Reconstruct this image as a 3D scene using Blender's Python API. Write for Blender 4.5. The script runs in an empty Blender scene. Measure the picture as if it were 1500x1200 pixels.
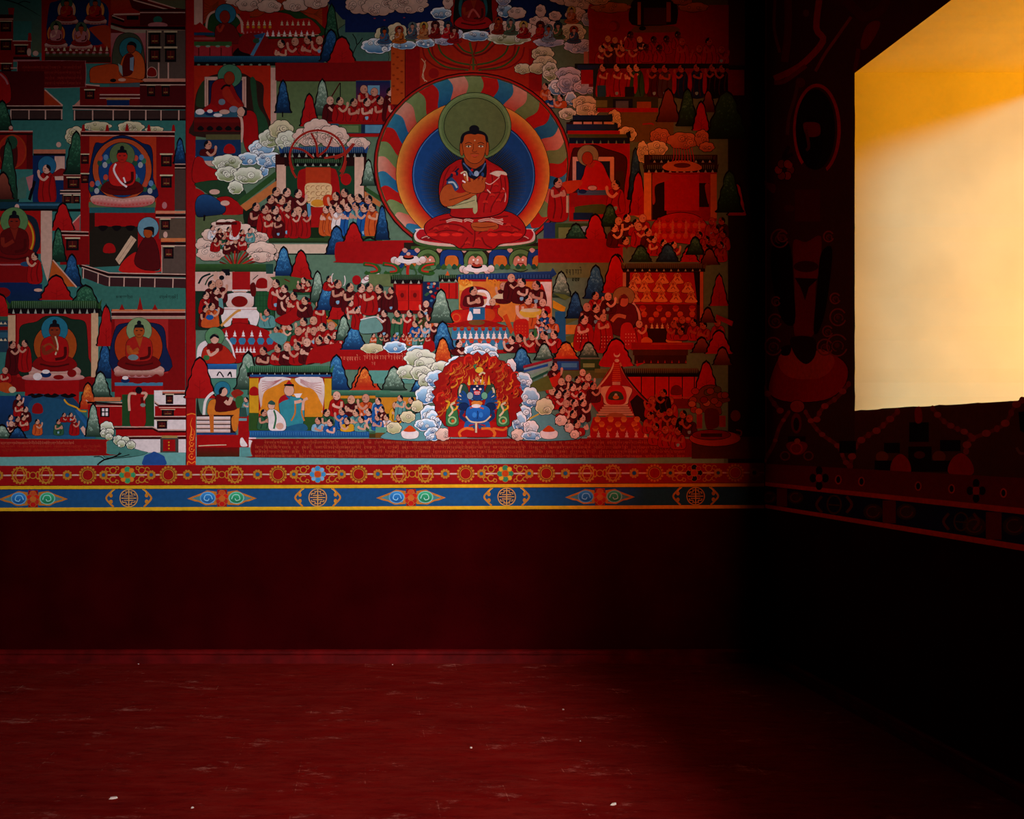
import bpy, math, random
from math import sin, cos, pi, sqrt
from mathutils import Vector
RND = random.Random(7)
COL = bpy.context.scene.collection
# ---- survey of the room: metres, back wall at y = 0, camera at y = -D --------
S = 210.0                # scale of the back wall drawing (units per metre)
VX, VY = 535.0, 647.0    # point of the back wall drawing straight in front of the lens
EYE = 325.0 / S          # lens height
FOC = 1200.0             # focal length in units of a 1500 wide frame
D = FOC / S
XR = (1120 - VX) / S     # right wall
XL = -5.2                # left wall
YF = -6.5                # rear wall, behind the camera
ZC = 5.2                 # ceiling
STEP = 1.5e-5            # thickness of one coat of paint

def hx(c):
    return tuple(int(c[i:i+2], 16) / 255 for i in (0, 2, 4))
def lin(v):
    return v / 12.92 if v <= .04045 else ((v + .055) / 1.055) ** 2.4
PAL = dict(R='86080b', r='6c0709', M='40050a', O='a8441a', o='8c2a10', Y='b07c16', W='c6b6b8', P='b48a7e',
           S='a87260', s='b88878', d='8a3812', B='14447e', N='0c1e46', T='4c7a7a', t='2c605c', G='264a32',
           g='5a6644', D='0c0508', K='0c0a12', A='66806e', C='b09c80', L='8296b4', E='6a8ea8', F='3c2c30', Q='9a5a5e')
KALB = 1.3
def paint(c):
    h = hx(PAL.get(c, c))
    return tuple(min(.92, lin(v) * KALB) for v in h) + (1.0,)

# ---- materials ---------------------------------------------------------------
def newmat(name):
    m = bpy.data.materials.new(name); m.use_nodes = True
    nt = m.node_tree
    return m, nt, nt.nodes['Principled BSDF']
def mat_paint():
    m, nt, bs = newmat('mural_paint')
    at = nt.nodes.new('ShaderNodeAttribute'); at.attribute_name = 'Col'
    geo = nt.nodes.new('ShaderNodeNewGeometry')
    no = nt.nodes.new('ShaderNodeTexNoise'); no.inputs['Scale'].default_value = 38; no.inputs['Detail'].default_value = 4
    nt.links.new(geo.outputs['Position'], no.inputs['Vector'])
    mr = nt.nodes.new('ShaderNodeMapRange'); mr.inputs[3].default_value = .74; mr.inputs[4].default_value = 1.2
    nt.links.new(no.outputs['Fac'], mr.inputs[0])
    mx = nt.nodes.new('ShaderNodeMix'); mx.data_type = 'RGBA'; mx.blend_type = 'MULTIPLY'; mx.inputs[0].default_value = 1
    nt.links.new(at.outputs['Color'], mx.inputs[6]); nt.links.new(mr.outputs[0], mx.inputs[7])
    nt.links.new(mx.outputs[2], bs.inputs['Base Color'])
    bs.inputs['Roughness'].default_value = .75
    bs.inputs['Specular IOR Level'].default_value = .05
    return m
PAINT = mat_paint()
def mat_plain(name, col, rough=.7, scale=4, lo=.7, hi=1.2, spec=.2, bump=0):
    m, nt, bs = newmat(name)
    geo = nt.nodes.new('ShaderNodeNewGeometry')
    no = nt.nodes.new('ShaderNodeTexNoise'); no.inputs['Scale'].default_value = scale; no.inputs['Detail'].default_value = 6
    nt.links.new(geo.outputs['Position'], no.inputs['Vector'])
    mr = nt.nodes.new('ShaderNodeMapRange'); mr.inputs[1].default_value = .3; mr.inputs[2].default_value = .7
    mr.inputs[3].default_value = lo; mr.inputs[4].default_value = hi
    nt.links.new(no.outputs['Fac'], mr.inputs[0])
    mx = nt.nodes.new('ShaderNodeMix'); mx.data_type = 'RGBA'; mx.blend_type = 'MULTIPLY'; mx.inputs[0].default_value = 1
    mx.inputs[6].default_value = (*col, 1)
    nt.links.new(mr.outputs[0], mx.inputs[7]); nt.links.new(mx.outputs[2], bs.inputs['Base Color'])
    bs.inputs['Roughness'].default_value = rough; bs.inputs['Specular IOR Level'].default_value = spec
    if bump:
        bp = nt.nodes.new('ShaderNodeBump'); bp.inputs['Strength'].default_value = bump; bp.inputs['Distance'].default_value = .01
        nt.links.new(no.outputs['Fac'], bp.inputs['Height']); nt.links.new(bp.outputs[0], bs.inputs['Normal'])
    return m

# ---- painting kit: every coat is a real flat polygon lying on a wall ----------
class Part:
    def __init__(s, name, parent=None, label=None, stuff=False):
        s.name, s.parent, s.label, s.stuff, s.prims = name, parent, label, stuff, []
    def area(s):
        xs = [p[0] for q in s.prims for p in q[0]]; ys = [p[1] for q in s.prims for p in q[0]]
        return (max(xs) - min(xs)) * (max(ys) - min(ys)) if xs else 0
class Thing:
    def __init__(s, name, label, cat, plane, base, group=None):
        s.name, s.label, s.cat, s.plane, s.base, s.group, s.parts = name, label, cat, plane, base, group, []
THINGS = []; CUR = None; PRT = None
FX, FY, FS = 0, 0, 1
SKEW = 0
def T(name, label, cat, plane='B', base=(0, 0), group=None):
    global CUR
    CUR = Thing(name, label, cat, plane, base, group); THINGS.append(CUR)
def N(name, label=None, parent=None, stuff=False):
    global PRT
    PRT = Part(name, parent, label, stuff); CUR.parts.append(PRT); return PRT
def use(p):
    global PRT
    PRT = p
def F(x=0, y=0, s=1):
    global FX, FY, FS
    FX, FY, FS = x, y, s
LAY = {'B': {}, 'R': {}}
XMIN, XMAX, YMIN = -557, 1119, -200
def prim(pts, c, c2=None, cols=None):
    q = []
    for x, y in pts:
        X = FX + x * FS; Y = FY + y * FS - SKEW * (FX + x * FS)
        if CUR.plane == 'B':
            X = max(XMIN, min(XMAX, X)); Y = max(YMIN, Y)
        q.append((X, Y))
    xs = [a for a, b_ in q]; ys = [b_ for a, b_ in q]
    y0, y1 = min(ys), max(ys)
    if max(xs) - min(xs) < .05 or y1 - y0 < .05: return
    if cols is None:
        a = paint(c)
        if c2:
            z = paint(c2); cols = []
            for X, Y in q:
                t = (Y - y0) / (y1 - y0 + 1e-6); cols.append(tuple(a[i] * (1 - t) + z[i] * t for i in range(4)))
        else: cols = [a] * len(q)
    g = LAY[CUR.plane]; m = 0
    cells = [(i, j) for i in range(int(min(xs) // 4), int(max(xs) // 4) + 1) for j in range(int(y0 // 4), int(y1 // 4) + 1)]
    for k_ in cells:
        v = g.get(k_, 0)
        if v > m: m = v
    m += 1
    for k_ in cells: g[k_] = m
    PRT.prims.append((q, cols, m))
def pr(f): return [(f[i], f[i+1]) for i in range(0, len(f), 2)]
def p(f, c, c2=None): prim(pr(f), c, c2)
def smooth(P, n=4, closed=True):
    out = []; m = len(P)
    for i in range(m if closed else m - 1):
        if closed: a, b_, c, d = P[i-1], P[i], P[(i+1) % m], P[(i+2) % m]
        else: a, b_, c, d = P[max(0, i-1)], P[i], P[i+1], P[min(m-1, i+2)]
        for j in range(n):
            t = j / n; t2 = t*t; t3 = t2*t
            out.append(tuple(.5*((2*b_[k_]) + (-a[k_]+c[k_])*t + (2*a[k_]-5*b_[k_]+4*c[k_]-d[k_])*t2 + (-a[k_]+3*b_[k_]-3*c[k_]+d[k_])*t3) for k_ in (0, 1)))
    if not closed: out.append(P[-1])
    return out
def b(f, c, c2=None, o=0, oc='D'):
    q = smooth(pr(f))
    if o: prim(grow(q, o), oc)
    prim(q, c, c2)
def grow(q, w):
    cx = sum(a for a, _ in q) / len(q); cy = sum(a for _, a in q) / len(q); out = []
    for x, y in q:
        dx, dy = x - cx, y - cy; L = sqrt(dx*dx + dy*dy) + 1e-6
        out.append((x + dx / L * w, y + dy / L * w))
    return out
def r(x0, y0, x1, y1, c, c2=None): prim([(x0, y0), (x1, y0), (x1, y1), (x0, y1)], c, c2)
def epts(cx, cy, rx, ry, n=0, a0=0, a1=2*pi):
    n = n or max(8, min(48, int(6 + (rx + ry) * FS * .9)))
    return [(cx + rx * cos(a0 + (a1-a0) * i / n), cy + ry * sin(a0 + (a1-a0) * i / n)) for i in range(n)]
def e(cx, cy, rx, ry, c, c2=None, o=0, oc='D'):
    if o: prim(epts(cx, cy, rx + o, ry + o), oc)
    prim(epts(cx, cy, rx, ry), c, c2)
def strip(q, w, c, taper=False):
    L, R_ = [], []; n = len(q)
    for i in range(n):
        x0, y0 = q[max(0, i-1)]; x1, y1 = q[min(n-1, i+1)]
        dx, dy = x1-x0, y1-y0; l_ = sqrt(dx*dx + dy*dy) + 1e-6
        h = w / 2 * (1 if not taper else (1 - .85 * i / (n - 1)))
        L.append((q[i][0] - dy/l_*h, q[i][1] + dx/l_*h)); R_.append((q[i][0] + dy/l_*h, q[i][1] - dx/l_*h))
    prim(L + R_[::-1], c)
def l(f, w, c):
    q = pr(f)
    for i in range(len(q)-1): strip(q[i:i+2], w, c)
def k(f, w, c, taper=False): strip(smooth(pr(f), 4, False), w, c, taper)
def ring(cx, cy, rx, ry, w, c, a0=0, a1=360, n=0):
    n = n or max(10, min(60, int(8 + (rx + ry) * FS)))
    A = [math.radians(a0 + (a1-a0) * i / n) for i in range(n + 1)]
    P = [(cx + (rx - w/2) * cos(a), cy + (ry - w/2) * sin(a)) for a in A]; Q = [(cx + (rx + w/2) * cos(a), cy + (ry + w/2) * sin(a)) for a in A]
    h = n // 2
    prim(Q[:h+1] + P[:h+1][::-1], c); prim(Q[h:] + P[h:][::-1], c)

# ---- motifs --------------------------------------------------------------------
TK = dict(r=('a01012', '8c0a0c', '6a0608'), b=('2a6090', '0a1c40', '4a84ac'), g=('789080', '14281e', '98a898'), o=('b45220', '961a0e', 'c87430'),
          d=('24503a', '0c1a14', '3c6a50'), m=('7a3a2c', '3a1410', '8a5040'), n=('1c4470', '081630', '2c5c8c'))
def tree(x, y0, y1, w, kind, name='tree'):
    N(name)
    a, z, t = TK[kind]; ph = RND.uniform(0, 6); P = []
    h = y1 - y0; sh = RND.uniform(.3, .42)
    for sgn in (1, -1):
        Q = []; lean = RND.uniform(-.03, .03)
        for i in range(15):
            u = i / 14; hw = w/2 * (min(1, (u / .95) ** .44) * (.84 + .18 * u))
            hw *= 1 - .1 * math.exp(-((u - sh) / .09) ** 2) + .05 * sin(u * 23 + ph + sgn)
            Q.append((x + sgn * hw + lean * w, y0 + h * u))
        P += Q if sgn == 1 else Q[::-1]
    P = smooth(P, 2)
    P = [(X, min(Y, y1)) for X, Y in P]
    prim([(x + (X - x) * (1 + 4.4/(w*FS)), y1 + (Y - y1) * (1 + 3.2/(h*FS))) for X, Y in P], 'D'); prim(P, a, z)
    wpx, hpx = w * FS, h * FS
    if kind in 'bgodn' and wpx > 13:
        n = int(min(46, wpx * hpx / 20))
        for i in range(n):
            u = RND.uniform(.1, .8); hw = w/2 * min(1, (u * 1.35) ** .75) * .8
            X = x + RND.uniform(-hw, hw); Y = y0 + h * u; s = 2.2 / FS
            k([X - s*.5, Y + s*.6, X, Y - s*.5, X + s*.5, Y + s*.6], .5 / FS, t if u < .5 else a)
    elif kind == 'r' and wpx > 13:
        l([x, y0 + h*.55, x, y1], .6 / FS, t)
        for i in range(3): l([x, y0 + h*(.65+.1*i), x + (-1)**i * w*.2, y0 + h*(.55+.1*i)], .5 / FS, t)
CK = dict(w=('d4c8ca', '8ca0b4', '5a7aa0'), p=('cdaea2', 'b48c80', 'a87c70'), c=('c2b496', '8c8658', '7a7448'), b=('ccd0d8', '1f5c92', '2c6494'),
          l=('b8b0c0', '66749c', '56668e'), o=('aa6644', '8a4a2c', '7a3c20'), v=('c8c6b8', '6a763c', '5c6a30'))
def cloud(x0, y0, x1, y1, kind, curls=4, name='cloud'):
    N(name)
    a, z, t = CK[kind]; cx, cy = (x0+x1)/2, (y0+y1)/2; rx, ry = (x1-x0)/2, (y1-y0)/2
    n = max(7, int((rx + ry) * FS / 4.2)); n = min(n, 22); P = []
    ph = RND.uniform(0, 6)
    for i in range(n):
        A0 = 2*pi*(i + RND.uniform(-.15, .15)) / n + ph; dA = 2*pi/n
        for j in range(5):
            u = j / 5; A = A0 + dA*u; m = .88 + .13 * sin(pi*u)
            P.append((cx + rx*m*cos(A), cy + ry*m*sin(A)))
    prim(grow(P, .9 / FS), 'D'); prim(P, a, z if kind in 'op' else None)
    prim([(cx + (X - cx)*.86, cy + (Y - cy)*.8 + ry*.1) for X, Y in P], '9cbcd4' if kind == 'b' else a, z)
    R0 = min(rx, ry) * .42
    for i in range(curls):
        u = RND.uniform(-.62, .62); v = RND.uniform(-.45, .6); X, Y = cx + rx*u, cy + ry*v; q = R0 * RND.uniform(.6, 1.0)
        e(X, Y, q, q*.9, a, z if i % 2 else a, o=.5 / FS, oc='3a3038')
        if q * FS > 2.2: ring(X + q*.15, Y + q*.1, q*.5, q*.42, .7 / FS, '3a2a2c', 20, 300)
def mk(x, y, q, bot, robe='R', d=1, hair=1, name='monk', skin=None, arm=1, lean=0, w=1.0):
    """praying figure; x, y = head centre, q = head radius, bot = hem"""
    N(name)
    sk = skin or RND.choice(['S', 's', 'b07e68'])
    dk = {'R': '5a0608', 'M': '2c0406', 'O': '7a2410', 'B': '0c2450', 'T': '2a5058', 'G': '122c1e', 'W': '8a7c80', 'E': '2c4a60'}.get(robe, '3a0406')
    h = bot - y
    if h > 0:
        b([x - 1.0*q*w, y + .9*q, x + 1.0*q*w, y + .85*q, x + 1.7*q*w + lean*.3, y + h*.45, x + 1.6*q*w + lean, bot, x - 1.6*q*w + lean, bot, x - 1.65*q*w + lean*.3, y + h*.5], robe, o=.5/FS)
        p([x - .7*q, y + .8*q, x + .8*q, y + .8*q, x + .3*q*d, y + 2.0*q], dk)
        if h > 3*q:
            k([x - 1.0*q*d, y + 1.2*q, x - .5*q*d + lean*.5, y + h*.6, x - .9*q*d + lean, bot - .2*q], .28*q, dk)
            k([x + .5*q*d, y + 2.2*q, x + .9*q*d + lean*.5, y + h*.7, x + .6*q*d + lean, bot - .2*q], .22*q, dk)
    ps = RND.random()
    if arm and h > 2.2*q and ps > .5:
        k([x - 1.1*q*d, y + 1.3*q, x - .9*q*d, y + 2.6*q, x + .6*q*d, y + 2.3*q], .55*q, sk); e(x + .7*q*d, y + 2.1*q, .35*q, .42*q, sk)
        if ps > .75: k([x + 1.1*q*d, y + 1.4*q, x + 1.35*q*d, y + 2.4*q, x + .7*q*d, y + 2.4*q], .45*q, sk)
    elif arm and h > 2.2*q:
        k([x - .3*q*d, y + 1.5*q, x + .6*q*d, y + 2.3*q, x + 1.5*q*d, y + 1.7*q, x + 1.75*q*d, y + .8*q], .52*q, sk)
        e(x + 1.75*q*d, y + .6*q, .32*q, .5*q, sk)
    q *= .92; e(x, y, q*.9, q*1.05, sk, o=.45/FS, oc='3a1410')
    if hair:
        hc = hair if isinstance(hair, str) else 'K'
        prim([(x - d*q*(1.0*cos(t)), y - q*(1.1*sin(t)) - .05*q) for t in [i*pi*.62/6 - .35 for i in range(7)]] + [(x + d*.1*q, y - .55*q), (x - d*.45*q, y + .0*q), (x - d*.55*q, y + .5*q)], hc)
    if q * FS > 2.6:
        k([x + .15*q*d, y - .12*q, x + .55*q*d, y - .1*q], .16*q, '2a100c')
        l([x + .82*q*d, y + .0*q, x + .98*q*d, y + .28*q], .14*q, '7a4432'); l([x + .35*q*d, y + .5*q, x + .72*q*d, y + .46*q], .15*q, '8a2018')
        e(x - .45*q*d, y + .12*q, .14*q, .26*q, '9a6450')
    if q * FS > 2.2 and h > 3.2*q and RND.random() < .3:
        b([x - .5*q, bot - 1.2*q, x + .3*q, bot - 1.3*q, x + .2*q, bot - .6*q, x - .3*q, bot - .5*q], 'E')
def crowd(lst, q, robes='RMR', d=1, bot=None, hair=.7, name='monk', skin=None):
    for i, t in enumerate(lst):
        x, y = t[0], t[1]
        mk(x, y, q, bot if bot else y + q*4.2, robes[i % len(robes)], d, 1 if RND.random() < hair else 0, name=name, skin=skin)
def deity(x, y, s, halo='t', mand='o', robe='R', skin='d', lotus=1, lap='r', hair='K', name='seated_deity', label=None):
    """seated frontal figure; x, y = chest centre, s = head radius"""
    P0 = N(name, label)
    if mand: e(x, y + .3*s, 3.1*s, 3.6*s, mand, o=.5/FS)
    if mand and s*FS > 3.5: ring(x, y + .3*s, 2.8*s, 3.3*s, .25*s, 'Y')
    big = s*FS > 3.5
    if big: N('halo', None, P0)
    e(x, y - 2.2*s, 2.0*s, 2.0*s, halo, o=.5/FS)
    use(P0)
    if lotus:
        if big: N('lotus_seat', None, P0)
        e(x, y + 4.1*s, 4.0*s, 1.2*s, 'P', 'Q', o=.5/FS)
        for i in range(7): e(x + (i-3)*1.1*s, y + 4.6*s, .6*s, .55*s, 'P', 'r')
    use(P0)
    b([x - 3.4*s, y + 3.2*s, x - 2.4*s, y + 2.0*s, x, y + 1.7*s, x + 2.4*s, y + 2.0*s, x + 3.4*s, y + 3.2*s, x + 2*s, y + 4*s, x, y + 4.1*s, x - 2*s, y + 4*s], lap, o=.5/FS)
    b([x - .7*s, y - 1.2*s, x + .7*s, y - 1.2*s, x + 1.9*s, y - .4*s, x + 2.1*s, y + 1.6*s, x + 1.3*s, y + 2.6*s, x - 1.3*s, y + 2.6*s, x - 2.1*s, y + 1.6*s, x - 1.9*s, y - .4*s], robe, o=.5/FS)
    p([x - .6*s, y - 1.2*s, x + .6*s, y - 1.2*s, x + .1*s, y + .6*s], skin)
    k([x - 1.7*s, y + .2*s, x - 1.5*s, y + 1.4*s, x - .1*s, y + .7*s], .55*s, skin)
    k([x + 1.6*s, y + .4*s, x + 1.5*s, y + 1.9*s, x + .1*s, y + 2.3*s], .45*s, '3c0406')
    k([x - 2.2*s, y + 3.0*s, x, y + 3.4*s, x + 2.2*s, y + 3.0*s], .25*s, '3c0406')
    if big: N('head', None, P0)
    e(x, y - 2.1*s, .85*s, 1.05*s, skin, o=.4/FS, oc='2c0a06')
    p([x - .9*s, y - 2.1*s, x - .7*s, y - 3.0*s, x, y - 3.3*s, x + .7*s, y - 3.0*s, x + .9*s, y - 2.1*s, x + .6*s, y - 2.6*s, x - .6*s, y - 2.6*s], hair)
    e(x, y - 3.35*s, .35*s, .4*s, hair)
    if s*FS > 3:
        for g_ in (-1, 1): l([x + g_*.2*s, y - 2.15*s, x + g_*.55*s, y - 2.15*s], .13*s, 'K')
        l([x - .25*s, y - 1.5*s, x + .25*s, y - 1.5*s], .14*s, '6a1410')
    use(P0)
    return P0
def roofband(x0, x1, y0, y1, c='G', c2='0c1a12', teeth=1, up=1):
    old = PRT; N('painted_roof', None, old.parent or old)
    m = y0 + (y1-y0)*.6; o = (x1-x0)*.02
    p([x0 - o, m, x0 + o, y0, x1 - o, y0, x1 + o, m], c, c2); r(x0 - o, m, x1 + o, y1, 'D')
    n = int((x1-x0)*FS/3)
    for i in range(n):
        X = x0 + o + (x1-x0-2*o)*(i+.5)/n
        l([X, y0 + .5/FS, X, m - .5/FS], .35/FS, '6a8468' if c != 'B' else '4a7098')
    if teeth:
        n = max(3, int((x1-x0)*FS/10))
        for i in range(n):
            X = x0 + (x1-x0)*(i+.5)/n; w = 2.0/FS; p([X-w, y1, X, m + .4/FS, X+w, y1], '8a8a80')
    if up:
        for X, g_ in ((x0, -1), (x1, 1)): p([X, y0 + (m-y0)*.4, X + g_*o*2.2, y0 - (m-y0)*.3, X + g_*o*1.2, m, X, m], c)
    use(old)
def script(x0, x1, y, h, c, w=.5, gap=.06):
    """a line of brushed head-stroke script"""
    X = x0
    while X < x1:
        n = RND.randint(1, 3)
        for i in range(n):
            a = h * RND.uniform(.35, .55)
            if X + a > x1: break
            l([X, y, X + a*.85, y], w/FS, c)
            l([X + a*.6, y, X + a*.55, y + h*RND.uniform(.45, .95)], w/FS, c)
            if RND.random() < .6: k([X + a*.1, y + h*.15, X + a*.3, y + h*.5, X + a*.6, y + h*.3], w*.9/FS, c)
            if RND.random() < .3: k([X + a*.1, y - h*.35, X + a*.4, y - h*.5, X + a*.6, y - h*.15], w*.9/FS, c)
            X += a
        X += h*.12
        if RND.random() < gap: X += h*.8
def cones(x0, x1, y, n, h, c='W'):
    for i in range(n):
        X = x0 + (x1-x0)*i/max(1, n-1); p([X - h*.28, y, X - h*.1, y - h*.45, X, y - h, X + h*.1, y - h*.45, X + h*.28, y], c)
        e(X, y - h*.5, h*.2, h*.12, c)
def bowls(x0, x1, y, n, h, c='B', c2='R'):
    for i in range(n):
        X = x0 + (x1-x0)*i/max(1, n-1); p([X - h*.5, y - h*.5, X + h*.5, y - h*.5, X + h*.25, y, X - h*.25, y], c); e(X, y - h*.6, h*.42, h*.28, c2)
def win(x0, y0, x1, y1):
    r(x0, y0, x1, y1, 'D'); w = (x1-x0); h = (y1-y0)
    r(x0 + w*.15, y0 + h*.22, x1 - w*.15, y1 - h*.18, '3c0c0c'); l([x0 - w*.1, y0, x1 + w*.1, y0], h*.12, 'C')
    l([x0 + w*.25, y0 + h*.65, x1 - w*.25, y0 + h*.65], h*.09, '7a5a30'); l([x0 + w*.5, y0 + h*.25, x0 + w*.5, y1 - h*.2], w*.05, '6a2018')
def cornice(x0, x1, y, h, slope=0):
    l([x0, y, x1, y + slope], h*.25, 'P'); l([x0, y + h*.5, x1, y + h*.5 + slope], h*.75, '1c0406'); l([x0, y + h, x1, y + h + slope], h*.18, 'P')
# ================= LEFT MURAL =====================================================
T('mural', 'wall painting of red monastery buildings and seated teachers, left of the red upright band', 'mural', 'B', (40, 682))
BG = N('painted_ground'); F()
r(-557, -200, 272, 683, 't', '2c5c58')
r(-557, 655, 272, 683, '5a8a88')
F(0, 0, .19333)
p([0, 0, 315, 0, 315, 400, 240, 400, 240, 160, 0, 160], '2a5a58', '48503a')
k([-40, -20, 100, 15, 200, 60, 310, 125], 12, 'D', True); k([130, 30, 180, 10, 230, 20], 6, 'D')
# far left towers
N('painted_tower'); r(-300, 120, 100, 530, 'r'); p([60, 60, 110, 60, 100, 140, 70, 140], 'R'); r(-300, 110, 100, 135, '2a0406'); l([-300, 145, 100, 145], 8, 'P')
for Y in (160, 300): win(5, Y, 85, Y + 80)
win(10, 480, 85, 540); l([80, 515, 140, 515], 8, 'P'); l([80, 550, 140, 550], 8, 'P')
r(100, 310, 235, 430, 'r'); win(115, 340, 205, 415); l([95, 310, 240, 310], 8, 'P'); p([215, 250, 235, 250, 240, 310, 210, 310], 'R')
r(100, 430, 300, 460, '2a0406'); l([100, 460, 300, 460], 16, 'Q'); e(220, 395, 16, 30, 'P'); e(270, 405, 22, 20, 'P')
# shrine with four small figures
N('painted_shrine'); r(315, -200, 840, 480, 'r', 'R'); b([370, 60, 420, 10, 600, -20, 800, 30, 820, 180, 780, 330, 600, 340, 370, 340], 'N'); b([680, 210, 830, 200, 830, 380, 780, 330, 700, 250], 'o')
r(340, 360, 830, 410, '5a0a08'); r(340, 405, 830, 440, '3a2c1a'); r(340, 430, 840, 475, '2c1408')
cones(350, 810, 385, 11, 40, 'C'); bowls(360, 810, 418, 10, 30, '3a4a38', 'Q')
for X, Y, mm, hc in ((505, 70, 'P', '2c4a3a'), (722, 70, 'c07040', '2c4a60'), (425, 250, 'a03028', '3a4a30'), (615, 260, 'Q', '3a4a38')):
    deity(X, Y, 22, hc, mm, 'R' if Y < 100 else 'Q', 's' if X == 425 else 'd')
# right roofs top
N('painted_building'); r(840, -200, 1405, 610, 'r', 'M')
p([840, -10, 1060, -10, 1060, 110, 840, 110], 'o', 'R'); p([980, 0, 1070, 0, 1300, 70, 1100, 110, 1000, 60], 'M'); l([1010, 0, 1280, 75], 10, 'P'); l([1120, 0, 1330, 62], 10, 'P'); p([1140, 0, 1405, 0, 1405, 70, 1330, 60], '4a4a34')
r(1060, 70, 1405, 195, '3a0406'); l([1060, 72, 1405, 72], 8, 'D'); l([1060, 95, 1405, 95], 8, 'P'); e(1195, 150, 35, 28, '1c5044'); e(1195, 190, 75, 22, 'Q'); l([860, 110, 1060, 105], 12, 'P'); r(960, 120, 1050, 150, 'D'); l([850, 130, 940, 165], 14, 'D'); l([850, 118, 940, 150], 6, 'P')
p([840, 170, 950, 200, 1405, 200, 1405, 225, 950, 215, 840, 185], 'D'); p([840, 190, 945, 222, 1405, 228, 1405, 250, 960, 250, 840, 215], '8a7a6a')
r(840, 250, 1105, 480, 'Q', '7a1a1a'); r(1110, 230, 1405, 600, '4a3a34'); l([1108, 230, 1108, 600], 6, 'D'); l([1116, 230, 1116, 590], 5, 'P')
for X in (1130, 1250):
    for Y in (240, 360): win(X, Y, X + 85, Y + 110)
l([1202, 475, 1202, 600], 10, 'P'); l([1275, 475, 1275, 600], 10, 'P'); b([1120, 575, 1122, 530, 1148, 510, 1180, 530, 1182, 575], '6a0a0a', o=4, oc='P')
r(1060, 595, 1405, 620, 'b07060'); r(1060, 620, 1405, 640, '1c0406'); l([1060, 643, 1405, 643], 8, 'P')
r(1060, 648, 1405, 810, 'M'); win(1115, 645, 1175, 730); win(1225, 645, 1285, 730)
r(605, 640, 755, 810, '5a0808'); l([640, 640, 755, 650], 10, 'P'); win(645, 680, 715, 750); r(755, 660, 1060, 715, 'r'); l([755, 718, 1060, 718], 8, 'P'); r(755, 722, 1060, 740, 'M'); l([755, 744, 1060, 744], 8, 'P'); r(755, 748, 1060, 810, '5a0808'); l([805, 750, 985, 750], 14, '9a6a3a'); r(810, 757, 980, 800, 'N')
# bowing teacher
N('painted_teacher', 'teacher in an orange robe leaning over a table')
b([850, 470, 880, 300, 960, 250, 1050, 280, 1090, 400, 1080, 600, 900, 620], '3a3a2c', o=4); e(990, 370, 85, 85, '1f5a64', o=4)
r(830, 620, 1060, 660, '3a4a50')
b([690, 520, 790, 490, 880, 490, 930, 540, 1060, 600, 1060, 625, 720, 630, 685, 600], '9a3410', o=4)
b([930, 440, 980, 400, 1040, 390, 1090, 460, 1095, 580, 1060, 600, 1000, 590, 930, 580, 905, 540], 'O', o=4)
b([950, 420, 1000, 410, 1020, 460, 1000, 560, 930, 580, 920, 530], '4a0608'); p([985, 440, 1015, 430, 1010, 540, 985, 530], '6a7a90')
e(995, 360, 32, 42, '7a2a12', o=4); b([965, 340, 1000, 315, 1032, 335, 1030, 370, 1010, 345], 'K'); p([895, 480, 925, 500, 930, 575, 905, 540], '7a8a8a'); e(925, 605, 30, 12, 's'); e(857, 610, 24, 14, 'D')
# inscription
N('inscription_panel'); b([135, 480, 170, 465, 600, 462, 645, 480, 645, 640, 610, 660, 170, 665, 138, 650], '52060a', o=4, oc='Q')
for Y in (505, 545, 585, 625): script(170, 620, Y, 22, '7a2018')
# lower left walls, terraces
N('painted_terrace'); r(-300, 540, 335, 800, 'M'); p([335, 680, 470, 800, 335, 800], 'o'); l([340, 680, 475, 800], 10, 'P')
r(-300, 800, 475, 830, '1c0406'); l([-300, 803, 475, 803], 7, 'P'); l([80, 832, 475, 832], 7, 'P'); r(80, 836, 470, 905, '32201e'); r(80, 900, 475, 912, 'D')
for X in (82, 220, 345, 468): l([X, 836, X, 905], 9, 'P')
N('painted_terrace'); p([560, 800, 605, 755, 605, 800], 'b07060'); r(550, 800, 1405, 830, '1c0406'); l([550, 802, 1405, 806], 7, 'P'); l([550, 826, 1405, 842], 7, 'P'); r(555, 836, 1405, 905, '32201e'); r(555, 900, 1405, 914, 'D')
for X in (565, 702, 858, 982, 1105, 1220, 1355): l([X, 836, X, 912], 9, 'P')
N('painted_figure'); b([-40, 560, 30, 560, 75, 640, 80, 760, 20, 790, -60, 780], 'R', o=4); k([0, 560, 40, 600, 60, 640], 14, 'Q'); tree(20, 770, 1010, 150, 'd')
F(0, 180, .2)
cloud(475, 25, 640, 165, 'c', 4); cloud(610, -10, 820, 60, 'c', 4); cloud(860, -12, 1060, 75, 'c', 5); cloud(1060, 25, 1200, 75, 'c', 2)
# hermit at left
N('painted_shrine'); r(-300, 60, 240, 340, 'r'); r(195, 80, 240, 340, '4a0408'); l([-300, 62, 240, 62], 8, 'P'); l([-300, 82, 240, 82], 14, '1c0406'); p([65, 30, 95, 30, 95, 60, 65, 60], 'R'); e(80, 36, 14, 14, 'P'); e(90, 210, 100, 120, '8a1c14', o=4); ring(90, 210, 100, 120, 10, 'o')
b([0, 200, 60, 150, 120, 160, 130, 250, 110, 330, 30, 330], '3a0a0c'); e(85, 145, 45, 50, '1c3a2a')
tree(60, 130, 620, 150, 'd'); tree(25, 370, 560, 130, 'm')
N('painted_house'); r(245, 195, 480, 225, 'a05a44'); r(245, 225, 480, 245, 'D'); r(240, 240, 480, 600, 'N'); r(400, 245, 475, 420, 'P'); e(430, 160, 18, 20, 'P')
mk(345, 340, 36, 580, 'R', -1, 1, 'monk'); N('painted_halo'); e(345, 315, 66, 70, '1c5070', o=3); mk(342, 340, 34, 580, 'R', -1, 1, 'monk')
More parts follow.
